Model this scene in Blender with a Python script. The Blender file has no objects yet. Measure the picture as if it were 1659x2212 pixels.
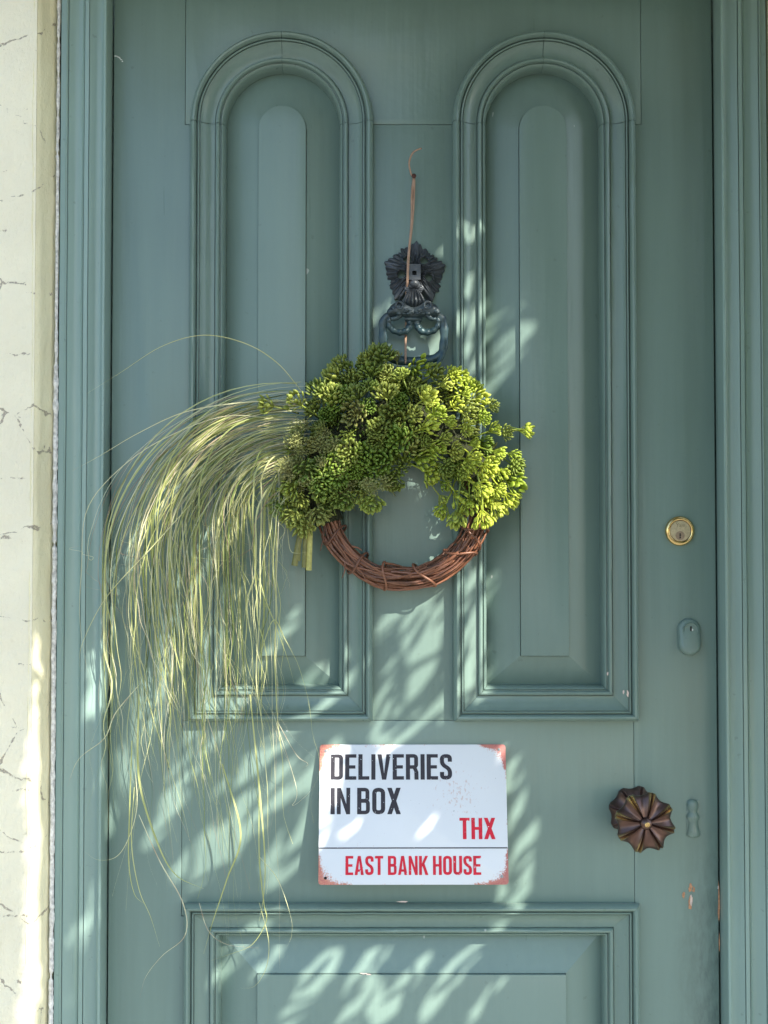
import bpy, bmesh, math, random
from mathutils import Vector, Matrix, noise as mn

rnd = random.Random(7)
SC = bpy.context.scene
COL = SC.collection

# ------------------------------------------------------------------ camera
S = 0.00068           # metres per pixel of a 1659 x 2212 view, on the door face
D = 2.0               # lens to door face
PITCH = math.radians(1.9)
CAMZ = 1.39
K = S / D
cam_d = bpy.data.cameras.new('camera')
cam_d.sensor_fit = 'VERTICAL'
cam_d.sensor_height = 36.0
cam_d.lens = 18.0 / (1106 * K)
cam_d.clip_start = 0.02
cam_d.clip_end = 500
cam = bpy.data.objects.new('camera', cam_d)
COL.objects.link(cam)
cam.location = (0, -D, CAMZ)
cam.rotation_euler = (math.pi / 2 + PITCH, 0, 0)
SC.camera = cam

# ------------------------------------------------------------------ sky, sun, exposure
SUN = Vector((0.80, -1.0, 0.90)).normalized()      # towards the sun
el = math.asin(SUN.z)
az = math.atan2(SUN.x, SUN.y)
world = bpy.data.worlds.new('World')
SC.world = world
world.use_nodes = True
wn = world.node_tree.nodes
wl = world.node_tree.links
sky = wn.new('ShaderNodeTexSky')
sky.sky_type = 'NISHITA'
sky.sun_disc = False
sky.sun_elevation = el
sky.sun_rotation = az
sky.air_density = 1.0
sky.dust_density = 0.5
wl.new(sky.outputs[0], wn['Background'].inputs['Color'])
wn['Background'].inputs['Strength'].default_value = 0.13
sl = bpy.data.lights.new('sun', 'SUN')
sl.energy = 4.0
sl.angle = math.radians(0.53)
sl.color = (1.0, 0.93, 0.82)
so = bpy.data.objects.new('sun', sl)
COL.objects.link(so)
so.rotation_euler = (-SUN).to_track_quat('-Z', 'Y').to_euler()
so.location = SUN * 20
SC.view_settings.view_transform = 'Standard'
SC.view_settings.look = 'None'
SC.view_settings.gamma = 1.0
SC.view_settings.use_curve_mapping = False
SC.view_settings.exposure = 1.44
SC.cycles.use_denoising = True
SC.cycles.max_bounces = 4
SC.cycles.sample_clamp_indirect = 6

# ------------------------------------------------------------------ helpers
CP, SP = math.cos(PITCH), math.sin(PITCH)
def P(u, v, h=0.0):
    """point standing h metres in front of the door face, seen at (u, v)"""
    a, b = (u - 829.5) * K, (1106 - v) * K
    t = (D - h) / (CP - b * SP)
    return Vector((a * t, -h, CAMZ + t * (SP + b * CP)))
def X(u, v=1106, h=0.0): return P(u, v, h).x
def Z(v, h=0.0): return P(829.5, v, h).z

def mk(name, verts, faces, mat, parent=None, smooth=None, attrs=None):
    me = bpy.data.meshes.new(name)
    me.from_pydata([tuple(v) for v in verts], [], faces)
    me.update()
    bm = bmesh.new(); bm.from_mesh(me)
    bmesh.ops.recalc_face_normals(bm, faces=bm.faces[:])
    bm.to_mesh(me); bm.free()
    if smooth is not None:
        for p in me.polygons: p.use_smooth = True
        if smooth < 179: me.set_sharp_from_angle(angle=math.radians(smooth))
    if attrs:
        for an, vals in attrs.items():
            at = me.attributes.new(an, 'FLOAT', 'POINT')
            at.data.foreach_set('value', vals)
    if mat: me.materials.append(mat)
    return link(name, me, parent)
def link(name, me, parent=None):
    o = bpy.data.objects.new(name, me)
    COL.objects.link(o)
    if parent: o.parent = parent
    return o
def empty(name, loc=(0, 0, 0)):
    # parts are modelled in world metres; the thing's Empty therefore stays at the world origin unless moved
    o = bpy.data.objects.new(name, None)
    o.empty_display_size = 0.05
    COL.objects.link(o)
    o.location = loc
    return o
def tag(o, label=None, cat=None, group=None, kind=None):
    if cat and not kind: kind = 'thing'
    if label: o['label'] = label
    if cat: o['category'] = cat
    if group: o['group'] = group
    if kind: o['kind'] = kind
    return o

def box(x0, x1, y0, y1, z0, z1):
    v = [(x, y, z) for x in (x0, x1) for y in (y0, y1) for z in (z0, z1)]
    f = [(0, 1, 3, 2), (4, 6, 7, 5), (0, 4, 5, 1), (2, 3, 7, 6), (0, 2, 6, 4), (1, 5, 7, 3)]
    return v, f
def bevel_mesh(o, off, seg=2, ang=30):
    bm = bmesh.new(); bm.from_mesh(o.data)
    es = [e for e in bm.edges if len(e.link_faces) == 2 and e.calc_face_angle() > math.radians(ang)]
    bmesh.ops.bevel(bm, geom=es, offset=off, segments=seg, affect='EDGES', profile=0.6, clamp_overlap=True)
    bm.to_mesh(o.data); bm.free()
    for p in o.data.polygons: p.use_smooth = True
    o.data.set_sharp_from_angle(angle=math.radians(35))
    return o
def prism(name, poly, y0, y1, mat, parent=None, bev=0.0006):
    """poly in (x, z), extruded from y0 (front) to y1 (back)"""
    n = len(poly)
    v = [(x, y0, z) for x, z in poly] + [(x, y1, z) for x, z in poly]
    f = [tuple(range(n)), tuple(range(2 * n - 1, n - 1, -1))]
    f += [(i, (i + 1) % n, n + (i + 1) % n, n + i) for i in range(n)]
    o = mk(name, v, f, mat, parent)
    if bev: bevel_mesh(o, bev)
    return o
def frame_at(t, ref=Vector((0, -1, 0))):
    t = t.normalized()
    if abs(t.dot(ref)) > 0.98: ref = Vector((1, 0, 0))
    a = t.cross(ref).normalized()
    return a, a.cross(t).normalized()
class MB:
    """collects shapes for one mesh"""
    def __init__(s): s.v = []; s.f = []; s.at = []
    def add(s, v, f, at=0.0):
        b = len(s.v)
        s.v += [Vector(p) for p in v]
        s.f += [tuple(i + b for i in q) for q in f]
        s.at += list(at) if isinstance(at, (list, tuple)) else [at] * len(v)
    def tube(s, path, rad, sides=6, at=0.0, flat=1.0, cap=True):
        n = len(path); vs = []; fs = []
        for i, p in enumerate(path):
            t = (path[min(i + 1, n - 1)] - path[max(i - 1, 0)])
            if t.length < 1e-9: t = Vector((0, 0, 1))
            a, b = frame_at(t)
            r = rad[i] if isinstance(rad, (list, tuple)) else rad
            for k in range(sides):
                th = 2 * math.pi * k / sides
                vs.append(p + a * (r * math.cos(th)) + b * (r * flat * math.sin(th)))
        for i in range(n - 1):
            for k in range(sides):
                k2 = (k + 1) % sides
                fs.append((i * sides + k, i * sides + k2, (i + 1) * sides + k2, (i + 1) * sides + k))
        if cap:
            fs.append(tuple(range(sides - 1, -1, -1)))
            fs.append(tuple((n - 1) * sides + k for k in range(sides)))
        s.add(vs, fs, at)
    def ball(s, c, r, sc=(1, 1, 1), rot=None, nu=12, nv=8, at=0.0, rough=0.0):
        vs = []; fs = []
        for j in range(nv + 1):
            ph = math.pi * j / nv
            for i in range(nu):
                th = 2 * math.pi * i / nu
                d = Vector((math.sin(ph) * math.cos(th) * sc[0], math.sin(ph) * math.sin(th) * sc[1], math.cos(ph) * sc[2])) * r
                if rough: d *= 1 + rough * mn.noise(d * 300 + Vector(c) * 50)
                if rot: d = rot @ d
                vs.append(Vector(c) + d)
        for j in range(nv):
            for i in range(nu):
                i2 = (i + 1) % nu
                fs.append((j * nu + i, j * nu + i2, (j + 1) * nu + i2, (j + 1) * nu + i))
        s.add(vs, fs, at)
    def build(s, name, mat, parent=None, smooth=40, attr=None):
        return mk(name, s.v, s.f, mat, parent, smooth, {attr: s.at} if attr else None)
def smooth_path(pts, n=40):
    """Catmull-Rom through the points"""
    pts = [Vector(p) for p in pts]
    q = [pts[0] * 2 - pts[1]] + pts + [pts[-1] * 2 - pts[-2]]
    out = []; m = len(pts) - 1
    for i in range(n + 1):
        t = i / n * m; k = min(int(t), m - 1); t -= k
        a, b, c, d = q[k:k + 4]
        out.append(0.5 * ((2 * b) + (c - a) * t + (2 * a - 5 * b + 4 * c - d) * t * t + (3 * b - a - 3 * c + d) * t ** 3))
    return out
def lathe(mb, c, prof, n=48, at=0.0, mod=None):
    """prof: list of (radius, height towards the viewer); axis along -y through c"""
    vs = []; fs = []
    for r, h in prof:
        for i in range(n):
            th = 2 * math.pi * i / n
            vs.append(Vector((c[0] + r * math.cos(th), c[1] - h, c[2] + r * math.sin(th))))
    for j in range(len(prof) - 1):
        for i in range(n):
            i2 = (i + 1) % n
            fs.append((j * n + i, j * n + i2, (j + 1) * n + i2, (j + 1) * n + i))
    fs.append(tuple((len(prof) - 1) * n + i for i in range(n)))
    mb.add(vs, fs, at)

# ------------------------------------------------------------------ materials
class NT:
    def __init__(s, name):
        s.m = bpy.data.materials.new(name); s.m.use_nodes = True
        s.t = s.m.node_tree; s.n = s.t.nodes
        s.b = s.n['Principled BSDF']
        s.out = s.n['Material Output']
    def new(s, t, **kw):
        o = s.n.new(t)
        for k, v in kw.items(): setattr(o, k, v)
        return o
    def link(s, a, b): s.t.links.new(a, b)
    def setin(s, node, key, val):
        if hasattr(val, 'links') or isinstance(val, bpy.types.NodeSocket): s.link(val, node.inputs[key])
        else: node.inputs[key].default_value = val
    def pos(s): return s.new('ShaderNodeNewGeometry').outputs['Position']
    def obj(s): return s.new('ShaderNodeTexCoord').outputs['Object']
    def mapping(s, vec, scale=(1, 1, 1), loc=(0, 0, 0), rot=(0, 0, 0)):
        m = s.new('ShaderNodeMapping'); s.link(vec, m.inputs[0])
        m.inputs['Scale'].default_value = scale; m.inputs['Location'].default_value = loc; m.inputs['Rotation'].default_value = rot
        return m.outputs[0]
    def noise(s, vec, scale, detail=4, rough=0.55, dist=0.0):
        n = s.new('ShaderNodeTexNoise'); s.link(vec, n.inputs['Vector'])
        n.inputs['Scale'].default_value = scale; n.inputs['Detail'].default_value = detail
        n.inputs['Roughness'].default_value = rough; n.inputs['Distortion'].default_value = dist
        return n.outputs['Fac']
    def voro(s, vec, scale, feature='F1'):
        n = s.new('ShaderNodeTexVoronoi'); n.feature = feature; s.link(vec, n.inputs['Vector'])
        n.inputs['Scale'].default_value = scale
        return n.outputs['Distance']
    def ramp(s, fac, stops):
        r = s.new('ShaderNodeValToRGB'); s.link(fac, r.inputs[0])
        e = r.color_ramp.elements
        while len(e) < len(stops): e.new(0.5)
        for i, (p, c) in enumerate(stops):
            e[i].position = p; e[i].color = (c, c, c, 1) if not isinstance(c, tuple) else (*c, 1)
        return r.outputs[0]
    def math(s, op, a, b=0.0, c=None, clamp=False):
        m = s.new('ShaderNodeMath', operation=op); m.use_clamp = clamp
        s.setin(m, 0, a); s.setin(m, 1, b)
        if c is not None: s.setin(m, 2, c)
        return m.outputs[0]
    def mix(s, f, a, b, mode='MIX'):
        m = s.new('ShaderNodeMix', data_type='RGBA', blend_type=mode)
        s.setin(m, 0, f)
        for i, val in ((6, a), (7, b)):
            if isinstance(val, tuple): m.inputs[i].default_value = (*val, 1)
            else: s.link(val, m.inputs[i])
        return m.outputs[2]
    def sep(s, vec):
        x = s.new('ShaderNodeSeparateXYZ'); s.link(vec, x.inputs[0]); return x.outputs
    def bump(s, h, strength=0.3, dist=0.002, normal=None):
        b = s.new('ShaderNodeBump'); s.link(h, b.inputs['Height'])
        b.inputs['Strength'].default_value = strength; b.inputs['Distance'].default_value = dist
        if normal: s.link(normal, b.inputs['Normal'])
        return b.outputs[0]
    def set(s, **kw):
        for k, v in kw.items():
            k = k.replace('_', ' ')
            if isinstance(v, tuple): s.b.inputs[k].default_value = (*v, 1) if len(v) == 3 else v
            else: s.setin(s.b, k, v)
    def attr(s, name):
        a = s.new('ShaderNodeAttribute'); a.attribute_name = name; return a.outputs['Fac']
    def rand(s): return s.new('ShaderNodeObjectInfo').outputs['Random']

DOORCOL = (0.162, 0.238, 0.206)
def paint(name, col, scuff=False):
    N = NT(name)
    p = N.pos()
    big = N.noise(p, 3.0, 2)
    streak = N.noise(N.mapping(p, (70, 70, 4)), 1.0, 2, 0.6)
    lump = N.noise(p, 45, 2, 0.6)
    c = N.mix(N.ramp(big, [(0.3, 0.0), (0.7, 1.0)]), tuple(x * 0.93 for x in col), tuple(min(1, x * 1.07) for x in col))
    c = N.mix(N.math('MULTIPLY', N.ramp(streak, [(0.35, 0.0), (0.75, 1.0)]), 0.24), c, tuple(x * 1.25 for x in col))
    # grime speckles and little pale nicks
    sp = N.ramp(N.noise(p, 90, 2, 0.5), [(0.70, 0.0), (0.76, 1.0)])
    c = N.mix(N.math('MULTIPLY', sp, 0.22), c, (0.06, 0.08, 0.07))
    nick = N.ramp(N.noise(N.mapping(p, (1, 1, 0.6), (3.3, 1, 7)), 75, 1, 0.4), [(0.83, 0.0), (0.84, 1.0)])
    c = N.mix(N.math('MULTIPLY', nick, 0.7), c, (0.52, 0.56, 0.52))
    if scuff:
        s = N.sep(p)
        # hand-worn, dirty zone at the closing edge under the knob
        mx = N.math('MULTIPLY_ADD', s[0], 1 / 0.09, -0.415 / 0.09, clamp=True)
        mz = N.math('MULTIPLY_ADD', s[2], -1 / 0.16, 1.02 / 0.16, clamp=True)
        zone = N.math('MULTIPLY', mx, mz, clamp=True)
        st = N.noise(N.mapping(p, (120, 120, 30), rot=(0, 0.35, 0)), 1.0, 5, 0.7)
        k = N.math('MULTIPLY', zone, N.ramp(st, [(0.40, 0.0), (0.66, 1.0)]))
        c = N.mix(N.math('MULTIPLY', k, 0.6), c, (0.03, 0.037, 0.037))
        gl = N.ramp(N.noise(p, 22, 4, 0.6), [(0.45, 0.0), (0.7, 1.0)])
        c = N.mix(N.math('MULTIPLY', N.math('MULTIPLY', gl, zone), 0.35), c, (0.05, 0.055, 0.052))
    h = N.math('ADD', N.math('MULTIPLY', streak, 0.7), N.math('MULTIPLY', lump, 0.5))
    nrm = N.bump(h, 0.45, 0.0018)
    N.set(Base_Color=c, Roughness=N.math('MULTIPLY_ADD', streak, 0.16, 0.23), Normal=nrm)
    N.b.inputs['Specular IOR Level'].default_value = 0.45
    return N.m
M_DOOR = paint('door_paint', DOORCOL, True)
M_FRAME = paint('frame_paint_lit', (0.224, 0.326, 0.290))  # lighter than the door: the jambs' sky and bounce light is in the colour

def simple(name, col, rough=0.6, metal=0.0, nscale=80, var=0.25, bump=0.2, bdist=0.001, coords='pos', spec=0.5):
    N = NT(name)
    p = N.pos() if coords == 'pos' else N.obj()
    n = N.noise(p, nscale, 5)
    c = N.mix(N.ramp(n, [(0.3, 0.0), (0.7, 1.0)]), tuple(x * (1 - var) for x in col), tuple(min(1, x * (1 + var)) for x in col))
    N.set(Base_Color=c, Roughness=rough, Metallic=metal, Normal=N.bump(n, bump, bdist))
    N.b.inputs['Specular IOR Level'].default_value = spec
    return N.m

def wall_mat(name, col, joints=True):
    N = NT(name)
    p = N.pos()
    s = N.sep(p)
    big = N.noise(p, 6, 4)
    med = N.noise(p, 55, 5, 0.6)
    fine = N.noise(N.mapping(p, (1, 1, 0.35)), 330, 4, 0.65)
    c = N.mix(N.ramp(big, [(0.3, 0.0), (0.7, 1.0)]), tuple(x * 0.94 for x in col), tuple(min(0.88, x * 1.05) for x in col))
    stain = N.ramp(N.noise(N.mapping(p, (1, 1, 0.3), (4, 2, 1)), 13, 4, 0.6), [(0.55, 0.0), (0.8, 1.0)])
    c = N.mix(N.math('MULTIPLY', stain, 0.35), c, (0.55, 0.47, 0.30))
    # broken hairline cracks in the paint skin
    warp = N.mapping(p, (1, 1, 1), rot=(0, 0.5, 0))
    d = N.voro(N.mix(0.035, warp, N.noise(p, 25, 4)), 7.5, 'DISTANCE_TO_EDGE')
    crack = N.math('LESS_THAN', d, N.math('MULTIPLY', N.ramp(N.noise(p, 24, 4, 0.7), [(0.48, 0.0), (0.70, 1.0)]), 0.026))
    if joints:
        zz = N.math('MULTIPLY_ADD', N.noise(p, 30, 5, 0.7), 0.022, s[2])
        fr = N.math('ABSOLUTE', N.math('SUBTRACT', N.math('FRACT', N.math('DIVIDE', N.math('SUBTRACT', zz, JOINT0 + 0.011 - COURSE / 2), COURSE)), 0.5))
        wj = N.math('MULTIPLY', N.ramp(N.noise(N.mapping(p, (1, 1, 1), (9, 3, 2)), 34, 5, 0.75), [(0.55, 0.0), (0.70, 1.0)]), 0.05)
        crack = N.math('MAXIMUM', crack, N.math('LESS_THAN', fr, wj))
    pit = N.ramp(N.noise(p, 170, 2, 0.5), [(0.72, 0.0), (0.76, 1.0)])
    crack2 = N.math('MULTIPLY', crack, N.ramp(N.noise(p, 420, 3, 0.7), [(0.36, 0.0), (0.5, 1.0)]))
    c = N.mix(N.math('MULTIPLY', crack2, 0.7), c, N.mix(N.noise(p, 60, 3), (0.16, 0.16, 0.15), (0.42, 0.30, 0.22)))
    h = N.math('ADD', N.math('MULTIPLY', med, 1.0), N.math('MULTIPLY', fine, 0.45))
    h = N.math('SUBTRACT', h, N.math('MULTIPLY', crack2, 0.6))
    h = N.math('SUBTRACT', h, N.math('MULTIPLY', pit, 0.15))
    N.set(Base_Color=c, Roughness=0.72, Normal=N.bump(h, 0.7, 0.0045))
    N.b.inputs['Specular IOR Level'].default_value = 0.3
    return N.m

# ------------------------------------------------------------------ ground
M_PAVE = simple('paving', (0.22, 0.22, 0.215), 0.85, nscale=14, var=0.18, bump=0.4, bdist=0.004)
M_JOINT = simple('paving_joint', (0.20, 0.18, 0.16), 0.9, nscale=40)
M_STONE = simple('step_stone', (0.40, 0.38, 0.34), 0.8, nscale=30, var=0.2, bump=0.5, bdist=0.003)
v, f = box(-60, 60, -80, 0.6, -0.2, -0.016)
tag(mk('ground', v, f, M_JOINT), kind='structure', label='pale paving in front of the house')
gr = bpy.data.objects['ground']
v, f = box(-0.298, 0.298, -0.298, 0.298, -0.012, 0.012)
slab_me = None
for i in range(-5, 6):
    for j in range(7):
        if slab_me is None:
            o = bevel_mesh(mk('paving_slab', v, f, M_PAVE, gr), 0.004); slab_me = o.data
        else:
            o = link('paving_slab', slab_me, gr)
        o.location = (i * 0.605 + (0.3 if j % 2 else 0), -0.78 - j * 0.605, -0.012 + rnd.uniform(-0.001, 0.001))
v, f = box(-0.62, 0.72, -0.46, -0.03, -0.01, 0.145)
tag(bevel_mesh(mk('doorstep', v, f, M_STONE), 0.012, 3), 'grey stone doorstep below the green door', 'doorstep')

# ------------------------------------------------------------------ house wall
COURSE = 0.0875
WALLH = 0.085
JOINT0 = Z(1979.6, WALLH) - 10 * COURSE
XWL = X(83, 0, 0.15) + 0.0                 # arris of the wall left of the frame
XFL = X(132, 0, 0.042)                     # outer edge of the left jamb
XFR = X(1653, 0, 0.042)
XIL = X(243, 0, 0.0)
XIR = X(1541, 0, 0.0)
XWL = X(82, 0, WALLH)
XWR = XFR + 0.022
DOORTOP = 2.225
M_CREAM = wall_mat('cream_masonry_paint', (0.84, 0.785, 0.585))
M_CREAM2 = wall_mat('cream_plaster', (0.86, 0.80, 0.55), False)
house = tag(empty('house_wall'), 'thickly painted cream masonry wall with cracked paint around the door frame', 'wall')
def brick_mesh(w, hgt, seed):
    """one painted brick: soft rounded block with lumpy face, centred on its front face"""
    nx, nz = max(4, int(w / 0.012)), 8
    vs = []; fs = []
    for j in range(nz + 1):
        for i in range(nx + 1):
            a, b = i / nx * 2 - 1, j / nz * 2 - 1
            ex, ez = max(0, abs(a) * w / 2 - (w / 2 - 0.008)) / 0.008, max(0, abs(b) * hgt / 2 - (hgt / 2 - 0.008)) / 0.008
            dep = 0.0002 * (ex ** 2 + ez ** 2)
            nn = mn.noise(Vector((a * w * 14 + seed * 7, b * hgt * 14, seed))) * 0.0022
            nn2 = mn.noise(Vector((a * w * 40 + seed * 3, b * hgt * 40, seed + 5))) * 0.0008
            fd = max(0, 1 - ez) * max(0, 1 - ex) if b > -2 else 1
            vs.append((a * w / 2, dep + (nn + nn2) * fd, b * hgt / 2))
    for j in range(nz):
        for i in range(nx):
            q = j * (nx + 1) + i
            fs.append((q, q + 1, q + nx + 2, q + nx + 1))
    base = len(vs)
    ring = [i for i in range(nx + 1)] + [(j + 1) * (nx + 1) - 1 for j in range(1, nz)] + [nz * (nx + 1) + i for i in range(nx, -1, -1)] + [j * (nx + 1) for j in range(nz - 1, 0, -1)]
    for i in ring: vs.append((vs[i][0], 0.05, vs[i][2]))
    n = len(ring)
    for i in range(n): fs.append((ring[i], ring[(i + 1) % n], base + (i + 1) % n, base + i))
    me = bpy.data.meshes.new('brick'); me.from_pydata(vs, [], fs); me.update()
    bm = bmesh.new(); bm.from_mesh(me); bmesh.ops.recalc_face_normals(bm, faces=bm.faces[:]); bm.to_mesh(me); bm.free()
    for p_ in me.polygons: p_.use_smooth = True
    me.set_sharp_from_angle(angle=math.radians(45))
    me.materials.append(M_CREAM)
    return me
bm_full = [brick_mesh(0.222, COURSE, k) for k in range(4)]
bm_half = [brick_mesh(0.107, COURSE, k + 9) for k in range(4)]
nc0 = -int((JOINT0 - 0.02) / COURSE)
for k in range(nc0, nc0 + 28):
    z = JOINT0 + (k + 0.5) * COURSE
    x = XWL - 0.001
    wseq = [0.222, 0.222] if k % 2 else [0.107, 0.222, 0.107]
    for w in wseq:
        o = link('brick', rnd.choice(bm_full if w > 0.2 else bm_half), house)
        o.location = (x - w / 2, -WALLH, z)
        x -= w
# core behind the bricks, masonry beyond and above, reveal plaster
v, f = box(-3.2, XWL - 0.004, -WALLH + 0.0035, 0.25, 0.0, 4.6)
mk('wall_core', v, f, M_CREAM, house)
v, f = box(-3.2, XWL - 0.475, -WALLH - 0.002, -WALLH + 0.004, 0.0, 4.6)
mk('wall_face', v, f, M_CREAM, house)
v, f = box(XWR, 3.2, -WALLH, 0.25, 0.0, 4.6)
mk('wall_pier', v, f, M_CREAM, house)
prism('reveal_plaster', [(XFR + 0.004, 0.14), (XWR + 0.002, 0.14), (XWR + 0.002, DOORTOP + 0.06), (XFR + 0.004, DOORTOP + 0.06)], -0.04, -0.0245, M_CREAM2, house, 0.002)
v, f = box(XWL - 0.003, XWR - 0.001, -WALLH + 0.002, 0.25, DOORTOP + 0.075, 4.6)
mk('wall_lintel', v, f, M_CREAM, house)
def lumpy_sheet(name, x0f, y0, y1, z0, z1, nz, ny, amp, mat, parent):
    """vertical sheet facing +x between y0 (front) and y1 (back)"""
    vs = []; fs = []
    for j in range(nz + 1):
        z = z0 + (z1 - z0) * j / nz
        for i in range(ny + 1):
            y = y0 + (y1 - y0) * i / ny
            rr = 0.006 * max(0, 1 - i / 2.0) ** 2
            xx_ = x0f + (XFL - 0.0042 - x0f) * i / ny
            vs.append((xx_ + amp * mn.noise(Vector((y * 18, z * 9, 3))) + amp * 0.5 * mn.noise(Vector((y * 60, z * 25, 8))) - rr, y + (0.003 * mn.noise(Vector((z * 11, 5, 1))) if i == 0 else 0), z))
    for j in range(nz):
        for i in range(ny):
            q = j * (ny + 1) + i
            fs.append((q, q + 1, q + ny + 2, q + ny + 1))
    return mk(name, vs, fs, mat, parent, 180)
lumpy_sheet('reveal_plaster', XWL + 0.001, -WALLH - 0.0005, -0.026, 0.14, DOORTOP + 0.07, 220, 12, 0.0026, M_CREAM2, house)
# white filler bead between wall and frame, crumbled here and there
M_FILL = simple('filler', (0.66, 0.65, 0.62), 0.85, nscale=160, var=0.35, bump=0.8, bdist=0.002)
M_DARK = simple('gap_dark', (0.02, 0.02, 0.02), 0.95)
mb = MB()
z = 0.15
path, rads = [], []
holes = [Z(vv, 0.045) for vv in (85, 160, 245, 330, 1175, 2110)]
while z < DOORTOP + 0.06:
    r = 0.0046 + 0.0022 * mn.noise(Vector((z * 60, 2, 1))) + 0.0012 * mn.noise(Vector((z * 190, 4, 1)))
    upper = 0.74 if z < Z(800) else 0.5
    r *= upper
    if any(abs(z - hz) < 0.004 for hz in holes): r = 0.0012
    path.append(Vector((XFL - 0.0030 - 0.0008 * mn.noise(Vector((z * 30, 7, 1))), -0.043, z))); rads.append(max(0.001, r))
    z += 0.003
mb.tube(path, rads, 6)
mb.build('filler_bead', M_FILL, house, 50)
v, f = box(XWL - 0.001, XFL + 0.002, -0.024, -0.01, 0.14, DOORTOP + 0.06)
mk('frame_gap', v, f, M_DARK, house)
v, f = box(XFR - 0.002, XWR + 0.001, -0.024, -0.01, 0.14, DOORTOP + 0.06)
mk('frame_gap', v, f, M_DARK, house)
# unseen cornice-like block, added over the doorway to darken the head of the door
M_LEAD = simple('shade_block_grey', (0.34, 0.33, 0.30), 0.8)
shade_block = tag(empty('door_shade_block'), 'unseen block added above the doorway to darken the top of the door', 'light blocker')
v, f = box(XFL - 0.02, XFR + 0.02, -0.50, -WALLH + 0.003, 2.325, 2.365)
bevel_mesh(mk('shade_block_slab', v, f, M_LEAD, shade_block), 0.006)
v, f = box(XFL - 0.01, XFR + 0.01, -0.30, -WALLH + 0.003, 2.298, 2.324)
bevel_mesh(mk('shade_block_bed', v, f, M_LEAD, shade_block), 0.008)
v, f = box(XFL - 0.03, XFR + 0.03, -0.51, -WALLH + 0.004, 2.367, 2.375)
mk('shade_block_cap', v, f, simple('shade_block_cap_grey', (0.2, 0.2, 0.21), 0.6), shade_block)

# ------------------------------------------------------------------ door frame
frame = tag(empty('door_surround'), 'moulded grey-green door surround set against the cream wall', 'door surround')
JP = [(0, -0.004), (0, 0.0405), (0.4, 0.0422), (1.6, 0.0432), (3.2, 0.0432), (4.3, 0.0424), (4.6, 0.0405), (4.8, 0.0362), (6.5, 0.0342), (9, 0.0332),
      (12, 0.0336), (15.5, 0.0346), (19, 0.0366), (22.5, 0.0392), (24.5, 0.0404), (24.7, 0.0372), (25.8, 0.0372), (26.0, 0.0402), (28, 0.0404), (31.6, 0.0404),
      (31.8, 0.0366), (32.9, 0.0366), (33.1, 0.0384), (36, 0.0356), (40, 0.0348), (44, 0.0352), (48, 0.0370), (52, 0.0396), (54.5, 0.0412), (54.7, 0.0384), (55.7, 0.0384),
      (55.8, 0.0420), (57, 0.0432), (58.4, 0.0424), (58.8, 0.0406), (61, 0.0404), (66.4, 0.0402), (66.8, 0.0380), (66.8, 0.0)]
def jamb(x_in, sgn):
    nz = 160
    vs = []; fs = []; m = len(JP)
    for j in range(nz + 1):
        z = 0.14 + (DOORTOP + 0.004 - 0.14) * j / nz
        for s_, h_ in JP:
            w = 0.00035 * mn.noise(Vector((s_ * 0.3, z * 9, sgn * 4)))
            vs.append((x_in + sgn * (s_ * 0.001 + (0.0004 * mn.noise(Vector((7, z * 6, sgn))) if 0 < s_ < 66 else 0)), -(h_ + w), z))
    for j in range(nz):
        for i in range(m - 1):
            q = j * m + i
            fs.append((q, q + 1, q + m + 1, q + m))
    return mk('jamb', vs, fs, M_FRAME, frame, 32)
jamb(XIL + 0.0005, -1)
jamb(XIR - 0.0005, 1)
def head_rail():
    vs = []; fs = []; m = len(JP); n = 30
    for j in range(n + 1):
        for s_, h_ in JP:
            xa, xb = XIL - s_ * 0.001, XIR + s_ * 0.001
            vs.append((xa + (xb - xa) * j / n, -h_, DOORTOP + 0.004 + s_ * 0.001))
    for j in range(n):
        for i in range(m - 1):
            q = j * m + i
            fs.append((q, q + 1, q + m + 1, q + m))
    return mk('frame_head', vs, fs, M_FRAME, frame, 32)
head_rail()

# ------------------------------------------------------------------ the door
door = tag(empty('front_door'), 'grey-green panelled front door with two arched panels above a wide one', 'door')
DB = 0.15                                   # bottom of the leaf
DX0, DX1 = XIL + 0.003, XIR - 0.0035
JL, JR = X(400, 268), X(1385, 268)          # joints stile / rail
ZS = Z(269)                                 # springing line
ZB = Z(1556)                                # foot of the arched panels
CXL, CXR = X(609.5, 268), X(1173, 268)
RO = 196 * S * 1.012                        # outer radius of the arched moulding
ZP2T = Z(1948)                              # lower panel top
P2L, P2R = X(400, 1960), X(1378, 1960)
ZP2B = 0.34
W = 0.0515
g = 0.0003
def arc(cx, cz, r, a0, a1, n):
    return [(cx + r * math.cos(a0 + (a1 - a0) * i / n), cz + r * math.sin(a0 + (a1 - a0) * i / n)) for i in range(n + 1)]
YB = 0.045
JL2, JR2 = X(400, 1700), X(1370, 1750)
e1 = CXL - RO + 0.012; e2 = P2L + 0.012
prism('stile', [(DX0, DB), (JL - g, DB), (JL - g, ZP2B + 0.03), (e2, ZP2B + 0.03), (e2, ZP2T - 0.021), (JL - g, ZP2T - 0.021), (JL - g, ZB + g), (e1, ZB + g), (e1, ZS - g), (JL - g, ZS - g), (JL - g, DOORTOP), (DX0, DOORTOP)], 0, YB, M_DOOR, door)
e3 = CXR + RO - 0.012; e4 = P2R - 0.012
prism('stile', [(JR2 + g, DB), (DX1, DB), (DX1, DOORTOP), (JR + g, DOORTOP), (JR + g, ZS - g), (e3, ZS - g), (e3, ZB + g), (JR2 + g, ZB + g), (JR2 + g, ZP2T - 0.021), (e4, ZP2T - 0.021), (e4, ZP2B + 0.03), (JR2 + g, ZP2B + 0.03)], 0, YB, M_DOOR, door)
ri = RO - 0.02
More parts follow.
